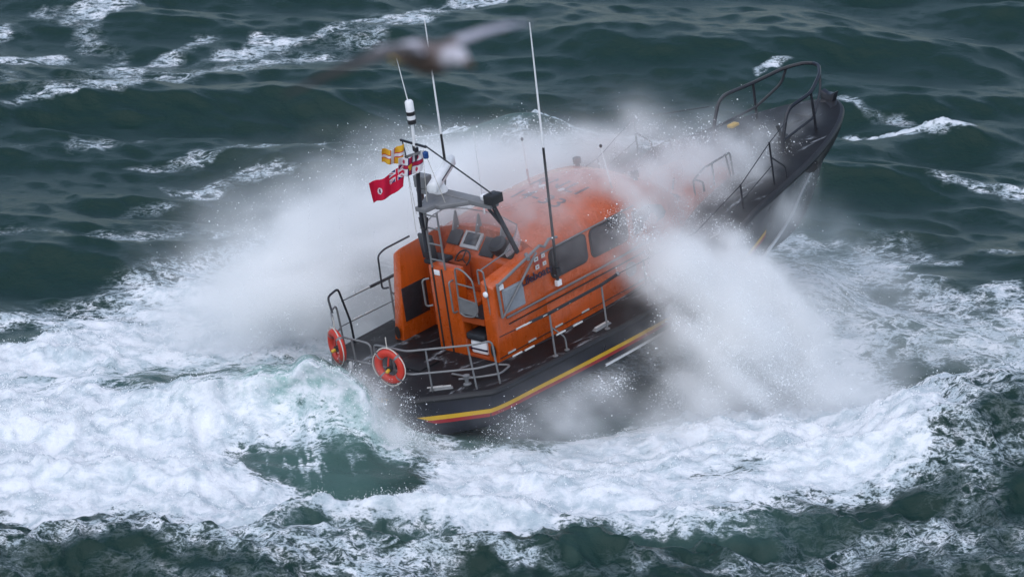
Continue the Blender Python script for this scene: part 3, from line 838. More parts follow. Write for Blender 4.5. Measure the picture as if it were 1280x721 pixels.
# ---------------------------------------------------------------- flags flying from the mast
def flag(name, label, corners, colour, nx=64, ny=34, amp=.10, group='flags on the mast', waves=1.9, droop=0.05):
    """corners in boat axes: hoist top, hoist foot, fly foot, fly top; colour(u, v) with u from hoist to fly and v from foot to top."""
    ht, hf, ff, ft = [POSE @ Vector(c) for c in corners]
    nrm = (ft - ht).cross(hf - ht).normalized()
    down = (hf - ht).normalized()
    me = bpy.data.meshes.new(name)
    vs, fs, cols = [], [], []
    for j in range(ny + 1):
        v = j / ny
        for i in range(nx + 1):
            u = i / nx
            p = (hf * (1 - u) + ff * u) * (1 - v) + (ht * (1 - u) + ft * u) * v
            p = p + nrm * amp * math.sin(waves * 2 * math.pi * u + 1.2 * v) * u ** .6 + down * (droop * math.sin(math.pi * u) + .02 * math.sin(7 * u + 3 * v) * u)
            vs.append(p)
    org = vs[0].copy()
    for j in range(ny):
        for i in range(nx):
            fs.append((j * (nx + 1) + i, j * (nx + 1) + i + 1, (j + 1) * (nx + 1) + i + 1, (j + 1) * (nx + 1) + i))
            cols.append(colour((i + .5) / nx, (j + .5) / ny))
    me.from_pydata([p - org for p in vs], [], fs)
    at = me.attributes.new('print', 'FLOAT_COLOR', 'FACE')
    at.data.foreach_set('color', np.array([(*c, 1) for c in cols], np.float32).ravel())
    for f in me.polygons:
        f.use_smooth = True
    m, nt, p = new_mat(name + '_cloth')
    a = nt.nodes.new('ShaderNodeAttribute')
    a.attribute_name = 'print'
    nt.links.new(a.outputs['Color'], p.inputs['Base Color'])
    p.inputs['Roughness'].default_value = .8
    p.inputs['Specular IOR Level'].default_value = .2
    tc = nt.nodes.new('ShaderNodeTexCoord')
    wv = nt.nodes.new('ShaderNodeTexNoise')
    wv.inputs['Scale'].default_value = 9
    nt.links.new(tc.outputs['Object'], wv.inputs['Vector'])
    b = nt.nodes.new('ShaderNodeBump')
    b.inputs['Strength'].default_value = .5
    b.inputs['Distance'].default_value = .03
    nt.links.new(wv.outputs['Fac'], b.inputs['Height'])
    nt.links.new(b.outputs[0], p.inputs['Normal'])
    me.materials.append(m)
    o = bpy.data.objects.new(name, me)
    o.location = org
    COL.objects.link(o)
    so = o.modifiers.new('cloth', 'SOLIDIFY')
    so.thickness = .004
    return tag(o, label, 'flag', group)
RED, BLUE, WHITE, GOLD = (.50, .010, .045), (.015, .018, .11), (.62, .60, .63), (.62, .34, .03)
def ensign(u, v):
    if u < .44 and v > .48:
        a, b = u / .44, (v - .48) / .52
        if abs(a - .5) < .07 or abs(b - .5) < .13: return RED
        if abs(a - .5) < .12 or abs(b - .5) < .22: return WHITE
        d = min(abs(a - b), abs(a - (1 - b)))
        if d < .045: return RED
        if d < .13: return WHITE
        return BLUE
    du, dv = (u - .73) / .075, (v - .46) / .16
    if du * du + dv * dv < 1:
        return (.08, .02, .05) if abs(du) < .35 and abs(dv) < .7 else WHITE
    return RED
def house_flag(u, v):
    if abs(u - .52) < .05 or abs(v - .5) < .085:
        if abs(u - .52) < .07 and abs(v - .42) < .16: return GOLD
        return (.36, .015, .05)
    if abs(u - .52) < .085 or abs(v - .5) < .13: return (.05, .02, .10)
    if abs(u - .52) < .06 and v < .35: return GOLD
    for a, b in ((.24, .78), (.78, .78), (.24, .22), (.78, .22)):
        if ((u - a) / .05) ** 2 + ((v - b) / .10) ** 2 < 1: return (.42, .03, .08)
    return WHITE
def county_flag(u, v):
    if abs(u - .5) < .055 or abs(v - .5) < .09: return WHITE
    if abs(u - .5) < .10 or abs(v - .5) < .16: return (.45, .03, .03)
    return GOLD
flag('red_ensign', 'crimson ensign with a small union flag in its upper corner, lowest of the three flags', [(1.922, 0.178, 4.151), (1.827, 0.227, 3.682), (1.372, 0.671, 3.419), (1.371, 0.717, 3.842)], ensign)
flag('lifeboat_house_flag', 'white flag with a dark red cross, flying beside the mast between the other two', [(2.178, -0.162, 4.4), (2.091, -0.116, 3.98), (1.749, 0.234, 3.932), (1.804, 0.214, 4.291)], house_flag)
flag('county_flag', 'small yellow flag with a white cross, uppermost on the mast', [(2.005, 0.205, 4.527), (1.939, 0.236, 4.171), (1.644, 0.546, 4.214), (1.687, 0.531, 4.491)], county_flag)

# ------------------------------------------------------------------ the sea: one sheet, fine where the waves are near, coarse out to the horizon
FOAM = [
    ([(-12.73, 21.78), (-7.91, 24.55), (-2.5, 28.29)], 2.24, 2.76, 0.25),
    ([(7.02, -0.09), (9.01, -0.36), (10.93, 0.63)], 1.51, 0.88, 0.44),
    ([(6.4, 3.89), (7.57, 3.3)], 1.21, 0.82, 0.5),
    ([(-11.57, -1.44), (-8.71, 0.19), (-5.75, 1.3), (-3.59, 2.43)], 2.03, 3.10, 0.95),
    ([(-11.1, -6.07), (-7.71, -6.81), (-5.33, -7.29)], 1.74, 3.04, 1.0),
    ([(-10.9, -8.01), (-8.64, -8.96), (-6.16, -9.19), (-4.74, -9.88)], 1.39, 1.31, 0.95),
    ([(-6.73, 3.59), (-4.55, 5.37), (-2.83, 6.59)], 2.10, 2.41, 0.8),
    ([(-3.36, -10.11), (-0.61, -9.65), (2.46, -9.19), (4.9, -9.88), (6.41, -7.53)], 1.46, 1.59, 1.0),
    ([(-0.62, -8.49), (2.21, -6.56), (4.95, -5.33), (7.13, -6.07)], 1.44, 2.26, 0.95),
    ([(3.91, -3.03), (5.17, -4.06), (7.02, -5.33)], 1.45, 2.31, 0.9),
    ([(5.29, -1.44), (5.87, -3.03)], 1.14, 3.14, 0.85),
    ([(7.02, -5.33), (8.77, -3.45), (10.72, -1.66)], 0.98, 0.52, 0.66),
    ([(-2.54, -6.07), (-1.26, -6.81), (0.0, -6.07)], 0.95, 1.17, 0.55),
    ([(0.98, -2.24), (1.98, -1.44), (2.67, -0.36)], 0.74, 0.86, 0.5),
    ([(-0.63, -7.53), (1.27, -6.07), (3.55, -4.06)], 1.27, 1.28, 0.62),
    ([(5.47, 2.43), (6.7, 0.19), (6.91, -1.98)], 1.01, 2.21, 0.6),
    ([(6.43, 7.83), (7.82, 7.2)], 1.60, 1.37, 0.62),
    ([(6.67, 5.67), (8.23, 5.37)], 1.58, 1.09, 0.55),
    ([(7.18, 2.43), (9.14, 1.3), (10.93, 2.43)], 2.21, 1.70, 0.5),
    ([(8.91, 2.72), (11.19, 3.3)], 1.04, 0.47, 0.55),
    ([(9.53, 4.06), (11.28, 4.3)], 1.05, 0.42, 0.5),
    ([(8.87, 6.9), (11.5, 6.59)], 0.89, 0.31, 0.38),
    ([(10.38, 12.51), (12.0, 11.97)], 0.74, 0.61, 0.55),
    ([(8.1, 17.64), (9.03, 17.13), (10.59, 17.42)], 0.46, 0.44, 0.8),
    ([(8.26, 20.25), (9.17, 19.12), (9.86, 18.01)], 0.43, 0.45, 0.45),
    ([(6.3, 22.56), (6.96, 23.67)], 0.26, 0.32, 0.66),
    ([(-1.82, 16.84), (-0.96, 17.27), (0.0, 17.27)], 0.50, 0.29, 0.75),
    ([(-1.53, 16.12), (0.0, 15.48), (2.28, 15.84)], 1.14, 0.71, 0.34),
    ([(0.77, 16.84), (1.92, 17.27), (3.07, 16.99), (4.01, 16.41)], 0.58, 0.36, 0.82),
    ([(2.67, 16.19), (4.58, 16.19), (5.01, 17.64)], 0.76, 0.64, 0.5),
    ([(-13.7, 27.78), (-12.15, 29.15), (-10.58, 30.54)], 0.80, 0.70, 0.5),
    ([(-13.05, 25.29), (-11.88, 25.94)], 1.03, 0.42, 0.38),
    ([(-9.21, 25.78), (-8.04, 26.77)], 0.50, 0.34, 0.5),
    ([(-10.17, 22.17), (-8.82, 22.88), (-7.09, 24.31)], 0.60, 0.24, 0.42),
    ([(-7.15, 25.61), (-5.79, 27.27), (-4.17, 28.29), (-2.51, 28.72)], 0.75, 0.34, 0.46),
    ([(-2.51, 28.97), (-1.06, 30.54), (0.43, 31.42)], 0.55, 0.35, 0.52),
    ([(-12.52, 19.49), (-10.24, 20.4), (-8.74, 21.63)], 0.79, 0.31, 0.36),
    ([(-8.25, 23.35), (-6.3, 24.8), (-4.9, 25.45)], 0.90, 0.24, 0.38),
    ([(-8.3, 14.78), (-6.47, 15.84), (-4.02, 16.55)], 0.76, 0.21, 0.36),
    ([(-7.47, 13.4), (-5.83, 14.29)], 0.87, 0.35, 0.4),
    ([(-11.03, 15.84), (-9.19, 16.7)], 0.96, 0.43, 0.36),
    ([(-11.46, 8.14), (-8.75, 7.83), (-6.46, 8.46)], 1.07, 0.38, 0.3),
    ([(-11.25, 28.29), (-9.51, 24.15)], 0.61, 0.81, 0.34),
    ([(-7.29, 10.39), (-9.07, 9.74)], 1.09, 0.39, 0.3),
    ([(7.56, -8.96), (9.35, -6.07), (10.65, -4.06)], 1.27, 2.99, 0.42),
    ([(5.41, -11.69), (7.7, -11.24), (9.73, -12.13)], 1.67, 1.54, 0.3),
    ([(0.0, -12.35), (2.38, -12.79), (4.78, -12.35)], 1.49, 0.52, 0.26),
    ([(-8.98, -12.13), (-7.22, -11.69), (-4.64, -12.13), (-2.37, -13.22)], 1.35, 1.15, 0.42),
    ([(-3.62, -11.24), (-1.8, -11.91), (-0.3, -12.57)], 0.90, 0.53, 0.44),
    ([(-9.44, -13.65), (-3.53, -14.08), (0.88, -13.78)], 1.77, 0.60, 0.25),
]
CLEAR = [
    ([(-3.94, -4.47), (-2.55, -5.33)], 0.96, 1.00, 0.22),
    ([(0.81, -3.29), (2.29, -2.51), (3.63, -1.44)], 1.02, 0.90, 0.93),
    ([(-1.12, -5.33), (0.16, -4.57)], 0.96, 0.81, 0.6),
    ([(-4.53, -7.63), (-3.59, -7.73), (-2.64, -8.11)], 0.91, 0.86, 0.95),
    ([(-10.32, 1.3), (-11.14, 1.02)], 0.68, 0.57, 0.8),
    ([(-7.87, -4.67), (-6.33, -3.45)], 0.65, 0.52, 0.6),
    ([(-3.17, -11.33), (-0.3, -11.78), (3.92, -11.51)], 1.20, 0.53, 0.85),
    ([(-9.37, -11.15), (-7.72, -10.97), (-5.45, -10.97)], 0.91, 0.36, 0.5),
    ([(5.47, -10.57), (6.88, -9.88)], 1.38, 0.83, 0.75),
    ([(8.25, -8.01), (10.3, -6.07)], 0.32, 0.70, 0.35),
    ([(-9.22, -12.79), (-8.15, -13.22)], 0.89, 0.70, 0.25),
]
AERATED_LIT = [  # aerated water, and light through the wave face painted as pale green
    ([(-11.08, -3.03), (-7.24, -1.98), (-3.72, 1.3)], 2.47, 3.20, 0.35),
    ([(-4.35, -4.32), (-2.71, -5.33)], 1.28, 1.70, 0.95),
    ([(-6.22, -5.33), (-5.0, -4.06)], 0.97, 0.82, 0.45),
    ([(-3.43, -8.01), (-4.22, -7.53)], 1.25, 1.06, 0.42),  # glassy face: its translucent glow put into the water colour
    ([(-1.53, 16.55), (1.15, 16.91), (3.06, 16.7)], 1.15, 0.72, 0.35),
    ([(-0.32, -6.07), (1.94, -4.06), (4.3, -1.44)], 1.78, 2.05, 0.28),
    ([(6.03, 0.19), (10.27, 0.74)], 1.86, 2.53, 0.3),
    ([(-3.62, -11.24), (3.94, -10.79)], 1.82, 1.00, 0.22),
    ([(6.4, 7.2), (7.59, 3.59)], 1.90, 2.94, 0.25),
]
SWELL = [
    ([(-1.72, 16.41), (0.0, 16.27)], 1.34, 1.00, 0.28),
    ([(0.95, 16.12), (3.04, 15.84)], 1.33, 1.00, 0.34),
    ([(8.22, 16.41), (10.34, 16.7)], 1.15, 0.73, 0.35),
    ([(-1.51, 14.71), (2.64, 14.57)], 1.32, 0.98, -0.35),
    ([(-9.69, 21.01), (-6.14, 21.16), (-3.18, 21.78)], 1.78, 1.08, 0.15),
    ([(-9.54, 18.89), (-6.04, 19.04), (-2.74, 19.49)], 1.76, 1.05, -0.2),
    ([(2.46, 25.78), (6.31, 24.96)], 1.84, 1.31, 0.3),
    ([(7.45, 27.44), (11.33, 24.15)], 1.63, 1.30, 0.35),
    ([(8.76, -5.58), (10.95, -4.32)], 1.54, 2.37, 0.95),
    ([(5.39, -12.13), (7.01, -10.34)], 1.22, 1.19, -0.25),
    ([(-9.58, -12.13), (-6.89, -12.13), (-4.17, -12.57)], 1.35, 1.06, 0.35),
    ([(-3.14, -12.13), (-0.3, -12.57), (3.88, -12.57)], 1.64, 0.53, 0.22),
    ([(0.98, -3.29), (3.63, -1.44)], 1.49, 1.50, -0.45),
    ([(-3.34, -10.57), (0.15, -10.34), (3.98, -9.88)], 1.37, 0.64, 0.22),
    ([(-9.96, -8.01), (-6.2, -8.49)], 1.71, 1.42, 0.3),
    ([(5.41, 1.3), (6.21, 3.59)], 1.04, 2.34, 0.55),
    ([(-4.46, -9.42), (-2.61, -9.42)], 1.23, 0.65, -0.25),
]
def grow(a, step, far, k=1.22):
    out = []
    while abs(a) < far:
        step *= k
        a += step
        out.append(a)
    return out
xr = np.arange(-15.0, 15.001, 0.046)
yr = np.arange(-15.0, 33.0, 0.078)
xs = np.array(sorted([-v for v in grow(15.0, .05, 4500)] + list(xr) + grow(15.0, .05, 4500)))
ys = np.array(sorted([-v for v in grow(15.0, .08, 4500)] + list(yr) + [v for v in grow(33.0, .08, 4500)]))
X, Y_ = np.meshgrid(xs, ys)
X = X.astype(np.float64); Y_ = Y_.astype(np.float64)

def stroke_field(strokes, soft=2.0):
    """union of soft brush paths in metres"""
    out = np.zeros(X.shape, np.float32)
    for path, rx, ry, amt in strokes:
        x0, x1 = min(p[0] for p in path) - 2.4 * rx, max(p[0] for p in path) + 2.4 * rx
        y0, y1 = min(p[1] for p in path) - 2.4 * ry, max(p[1] for p in path) + 2.4 * ry
        i0, i1 = np.searchsorted(xs, x0), np.searchsorted(xs, x1)
        j0, j1 = np.searchsorted(ys, y0), np.searchsorted(ys, y1)
        if i1 <= i0 or j1 <= j0:
            continue
        sx, sy = WX[j0:j1, i0:i1] / rx, WY[j0:j1, i0:i1] / ry
        d2 = np.full(sx.shape, 1e9)
        for (ax, ay), (bx, by) in zip(path, path[1:]):
            ax, bx, ay, by = ax / rx, bx / rx, ay / ry, by / ry
            ux, uy = bx - ax, by - ay
            t = np.clip(((sx - ax) * ux + (sy - ay) * uy) / max(ux * ux + uy * uy, 1e-9), 0, 1)
            d2 = np.minimum(d2, (sx - ax - t * ux) ** 2 + (sy - ay - t * uy) ** 2)
        yield (j0, j1, i0, i1), np.exp(-np.power(np.maximum(d2, 0), 1.5) * .7).astype(np.float32), amt

near = np.exp(-(np.maximum(np.abs(X) - 40, 0) / 60) ** 2 - (np.maximum(np.abs(Y_) - 60, 0) / 80) ** 2)
# wind sea
far = smoothstep(4, 12, Y_)
H = np.zeros(X.shape)
DX = np.zeros(X.shape)
DY = np.zeros(X.shape)
wr = np.random.default_rng(11)
for lam, amp, n in ((14.0, .13, 4), (8.5, .10, 7), (5.2, .085, 10), (3.1, .055, 14), (1.9, .034, 16), (1.1, .022, 18), (.62, .012, 18)):
    for _ in range(n):
        l = lam * wr.uniform(.75, 1.3)
        a = math.radians(wr.normal(250, 30))              # heading the waves run, mostly towards the camera and to the left
        kx, ky = math.cos(a) * 2 * math.pi / l, math.sin(a) * 2 * math.pi / l
        am = amp * wr.uniform(.5, 1.2) / math.sqrt(n) * 1.5
        ph = kx * X + ky * Y_ + wr.uniform(0, 6.28)
        c, s = np.cos(ph), np.sin(ph)
        fade = 1.0 if lam > 5 else near * (1 - (.15 if lam < 2.5 else .2) * far)
        H += am * c * fade
        DX -= .75 * am * s * math.cos(a) * fade
        DY -= .75 * am * s * math.sin(a) * fade
# gusty unevenness so that the wave groups do not repeat
g = fbm(X / 7, Y_ / 7, 3, 5).astype(np.float64)
H *= .55 + .9 * g
calm = np.exp(-(((X - .5) / 7.5) ** 2 + ((Y_ + 2) / 7.5) ** 2))   # the wash round the boat is broken, not regular
H *= 1 - .65 * calm
DX *= 1 - .65 * calm
DY *= 1 - .65 * calm

# ragged coordinates for everything laid on the water
WX = X + .9 * (fbm(X / 1.6, Y_ / 2.6, 4, 21) - .5) + .28 * (fbm(X / .35, Y_ / .6, 3, 22) - .5)
WY = Y_ + 2.2 * (fbm(X / 1.8, Y_ / 2.8, 4, 31) - .5) + .6 * (fbm(X / .4, Y_ / .6, 3, 32) - .5)
foam = np.zeros(X.shape, np.float32)
PATCH = fbm(X / .9, Y_ / 1.5, 3, 77)
aer = np.zeros(X.shape, np.float32)
for (j0, j1, i0, i1), w, a in stroke_field(FOAM):
    s = foam[j0:j1, i0:i1]
    if a < .7:                                             # thin wind-blown foam comes and goes
        w = w * np.where(Y_[j0:j1, i0:i1] > 4, np.clip(.42 + 1.4 * (PATCH[j0:j1, i0:i1] - .22), 0, 1.3), .80 + .5 * (PATCH[j0:j1, i0:i1] - .2))
    foam[j0:j1, i0:i1] = np.maximum(s, a * w) * .7 + (1 - (1 - s) * (1 - a * w)) * .3
for (j0, j1, i0, i1), w, a in stroke_field(CLEAR):
    foam[j0:j1, i0:i1] *= 1 - a * w
for (j0, j1, i0, i1), w, a in stroke_field(AERATED_LIT):
    aer[j0:j1, i0:i1] = np.maximum(aer[j0:j1, i0:i1], a * w)
_wx, _wy = WX, WY
WX, WY = X + .4 * (fbm(X / 2.5, Y_ / 2.5, 2, 41) - .5), Y_ + .8 * (fbm(X / 2.5, Y_ / 2.5, 2, 42) - .5)
for (j0, j1, i0, i1), w, a in stroke_field(SWELL):
    H[j0:j1, i0:i1] += a * w

# the breaking wave across the transom: a steep face towards the camera, a long back
CREST = [(-14.0, -5.6, .35), (-10.4, -5.9, .62), (-8.0, -5.7, .80), (-6.2, -5.3, 1.0), (-5.0, -5.05, 1.22), (-4.2, -5.15, 1.52), (-3.4, -5.5, 1.62), (-2.9, -5.8, 1.15), (-2.45, -6.2, .50), (-1.6, -6.9, .22), (-.8, -7.1, .1), (1.0, -7.2, 0)]
cy = np.interp(X, [c[0] for c in CREST], [c[1] for c in CREST]) + .5 * (fbm(X / 1.1, 0 * X, 3, 51) - .5)
chh = np.interp(X, [c[0] for c in CREST], [c[2] for c in CREST], left=.35, right=0) * (.86 + .28 * fbm(X / .5, 0 * X + 3, 3, 52))
chh *= np.exp(-(np.maximum(-X - 12, 0) / 6) ** 2)
d = Y_ - cy
face = np.where(d < 0, np.exp(-(np.abs(d) / 1.25) ** 1.5), np.exp(-(d / 2.4) ** 1.3))
H += chh * face
DY -= .55 * chh * np.exp(-((d - .1) / .5) ** 2) * smoothstep(.6, 1.3, chh)     # the lip leans forward
lipfoam = np.exp(-((d + .25) / .75) ** 2) * smoothstep(.15, .5, chh)
foam = np.maximum(foam, lipfoam.astype(np.float32))
# threads of foam running down the green face
gl = np.exp(-(((X + 4.0) / 1.5) ** 2 + ((Y_ + 7.4) / 1.3) ** 2))
thread = 1 - np.abs(2 * fbm(X / .34 + .45 * Y_, Y_ / 2.6, 4, 88) - 1)
foam = np.maximum(foam, (gl * smoothstep(.70, .98, thread) * .46).astype(np.float32))

# short steep chop over the near water
chop = 1 - np.abs(2 * fbm(X / 1.5 + .25 * Y_, Y_ / 1.9 - .2 * X, 4, 97, .55) - 1)
creg = smoothstep(-8.5, -11, Y_) + np.exp(-(((X - 9.5) / 4.5) ** 2 + ((Y_ + 6.0) / 4.5) ** 2))
H += np.clip(creg, 0, 1) * (chop - .7) * .62 * near * (1 - .7 * smoothstep(.5, .9, foam))
# thick foam stands up in lumps
lump = fbm(X / .6, Y_ / .8, 6, 61, .62)
fine = fbm(X / .16, Y_ / .22, 3, 63, .6)
thick = smoothstep(.55, 1.0, foam + .5 * (lump - .5))
H += thick * ((lump - .45) * .46 + (fine - .5) * .08) * near
foam = np.clip(foam, 0, 1)

NX, NY = len(xs), len(ys)
co = np.stack([X + DX, Y_ + DY, H], -1).reshape(-1, 3).astype(np.float32)
idx = np.arange(NX * NY).reshape(NY, NX)
quads = np.stack([idx[:-1, :-1], idx[:-1, 1:], idx[1:, 1:], idx[1:, :-1]], -1).reshape(-1, 4)
me = bpy.data.meshes.new('sea')
me.vertices.add(len(co))
me.vertices.foreach_set('co', co.ravel())
me.loops.add(quads.size)
me.loops.foreach_set('vertex_index', quads.ravel().astype(np.int32))
me.polygons.add(len(quads))
me.polygons.foreach_set('loop_start', np.arange(0, quads.size, 4, dtype=np.int32))
me.polygons.foreach_set('use_smooth', np.ones(len(quads), bool))
me.update()
me.validate()
for nm, arr in (('foam', foam), ('aerated_lit', aer)):
    at = me.attributes.new(nm, 'FLOAT', 'POINT')
    at.data.foreach_set('value', arr.ravel().astype(np.float32))
sea = bpy.data.objects.new('sea', me)
COL.objects.link(sea)
tag(sea, kind='structure')

def sea_material():
    m = bpy.data.materials.new('sea_water_and_foam')
    m.use_nodes = True
    nt = m.node_tree
    nt.nodes.clear()
    N = nt.nodes.new
    L = nt.links.new
    out = N('ShaderNodeOutputMaterial')
    tc = N('ShaderNodeTexCoord')
    def val(x):
        return x
    def math_(op, a, b=None, clamp=False):
        n = N('ShaderNodeMath')
        n.operation = op
        n.use_clamp = clamp
        for i, q in enumerate((a, b)):
            if q is None:
                continue
            if isinstance(q, (int, float)):
                n.inputs[i].default_value = q
            else:
                L(q, n.inputs[i])
        return n.outputs[0]
    def noise(scale, detail, rough=.55, vec=None, dist=0.0, stretch=(1, 1, 1)):
        mp = N('ShaderNodeMapping')
        mp.inputs['Scale'].default_value = stretch
        L(vec if vec is not None else tc.outputs['Object'], mp.inputs['Vector'])
        n = N('ShaderNodeTexNoise')
        n.inputs['Scale'].default_value = scale
        n.inputs['Detail'].default_value = detail
        n.inputs['Roughness'].default_value = rough
        n.inputs['Distortion'].default_value = dist
        L(mp.outputs[0], n.inputs['Vector'])
        return n.outputs['Fac']
    def attr(nm):
        a = N('ShaderNodeAttribute')
        a.attribute_name = nm
        return a.outputs['Fac']
    def maprange(v, a, b, c=0.0, d=1.0, smooth=True):
        n = N('ShaderNodeMapRange')
        n.interpolation_type = 'SMOOTHSTEP' if smooth else 'LINEAR'
        n.inputs['From Min'].default_value = a
        n.inputs['From Max'].default_value = b
        n.inputs['To Min'].default_value = c
        n.inputs['To Max'].default_value = d
        L(v, n.inputs['Value'])
        return n.outputs[0]
    fo, ae = attr('foam'), attr('aerated_lit')
    # break-up of the foam: broad clots, lace (ridged) and specks
    clots = noise(2.2, 7, .62, dist=.35, stretch=(.55, .72, 1))
    lace_n = noise(4.6, 6, .66, dist=.5, stretch=(.5, .72, 1))
    lace = math_('SUBTRACT', 1.0, math_('MULTIPLY', math_('ABSOLUTE', math_('SUBTRACT', lace_n, .5)), 7.0), clamp=True)
    lace2_n = noise(13.0, 5, .65, dist=.4, stretch=(.6, .8, 1))
    lace2 = math_('SUBTRACT', 1.0, math_('MULTIPLY', math_('ABSOLUTE', math_('SUBTRACT', lace2_n, .5)), 6.0), clamp=True)
    speck = noise(22, 3, .7, stretch=(1, .7, 1))
    s = math_('MULTIPLY', math_('SUBTRACT', clots, .5), maprange(fo, .3, .95, .65, 1.5))
    s = math_('ADD', s, math_('MULTIPLY', math_('SUBTRACT', lace, .35), maprange(fo, .3, .95, .50, .30)))
    s = math_('ADD', s, math_('MULTIPLY', math_('SUBTRACT', lace2, .35), maprange(fo, .3, .95, .34, .18)))
    s = math_('ADD', s, math_('MULTIPLY', math_('SUBTRACT', speck, .5), .16))
    # the break-up only works where there is some foam, and thick foam is nearly unbroken
    amp = math_('MULTIPLY', maprange(fo, .05, .35), maprange(fo, .72, 1.0, 1.0, .22))
    tot = math_('ADD', fo, math_('MULTIPLY', s, amp))
    mask = maprange(tot, .46, .88)
    thin = math_('MULTIPLY', maprange(tot, .25, .60), .16)
    mask = math_('MAXIMUM', mask, thin)
    # water
    w = N('ShaderNodeBsdfPrincipled')
    mixc = N('ShaderNodeMix')
    mixc.data_type = 'RGBA'
    mixc.inputs['A'].default_value = (.0090, .0300, .0245, 1)
    mixc.inputs['B'].default_value = (.110, .210, .195, 1)
    L(ae, mixc.inputs['Factor'])
    L(mixc.outputs['Result'], w.inputs['Base Color'])
    w.inputs['IOR'].default_value = 1.333
    w.inputs['Specular IOR Level'].default_value = .30
    w.inputs['Roughness'].default_value = .27
    r1 = noise(1.9, 6, .60, stretch=(.8, .55, 1), dist=.5)
    r2 = noise(5.0, 7, .68, stretch=(.75, .8, 1), dist=.3)
    hh = math_('ADD', math_('MULTIPLY', r1, .13), math_('MULTIPLY', r2, .085))
    b = N('ShaderNodeBump')
    b.inputs['Strength'].default_value = .8
    b.inputs['Distance'].default_value = .6
    L(hh, b.inputs['Height'])
    L(b.outputs[0], w.inputs['Normal'])
    # foam
    f = N('ShaderNodeBsdfPrincipled')
    fc = N('ShaderNodeMix')
    fc.data_type = 'RGBA'
    fa = N('ShaderNodeMix')
    fa.data_type = 'RGBA'
    fa.inputs['A'].default_value = (.44, .52, .57, 1)
    fa.inputs['B'].default_value = (.30, .46, .44, 1)
    L(maprange(ae, .25, .8), fa.inputs['Factor'])
    L(fa.outputs['Result'], fc.inputs['A'])
    fc.inputs['B'].default_value = (.80, .82, .86, 1)
    L(maprange(math_('ADD', tot, math_('MULTIPLY', math_('SUBTRACT', noise(2.6, 6, .62, stretch=(.7, .9, 1), dist=.4), .5), 2.7)), .45, 1.35), fc.inputs['Factor'])  # mottling: thin foam, with the shading of the lumps put into the colour
    L(fc.outputs['Result'], f.inputs['Base Color'])
    f.inputs['Roughness'].default_value = .75
    f.inputs['Specular IOR Level'].default_value = .25
    fb1 = noise(6, 7, .66, stretch=(.8, .9, 1), dist=.3)
    fb = N('ShaderNodeBump')
    fb.inputs['Strength'].default_value = .50
    fb.inputs['Distance'].default_value = .12
    L(fb1, fb.inputs['Height'])
    L(fb.outputs[0], f.inputs['Normal'])
    mx = N('ShaderNodeMixShader')
    L(mask, mx.inputs[0])
    L(w.outputs[0], mx.inputs[1])
    L(f.outputs[0], mx.inputs[2])
    L(mx.outputs[0], out.inputs['Surface'])
    return m
me.materials.append(sea_material())

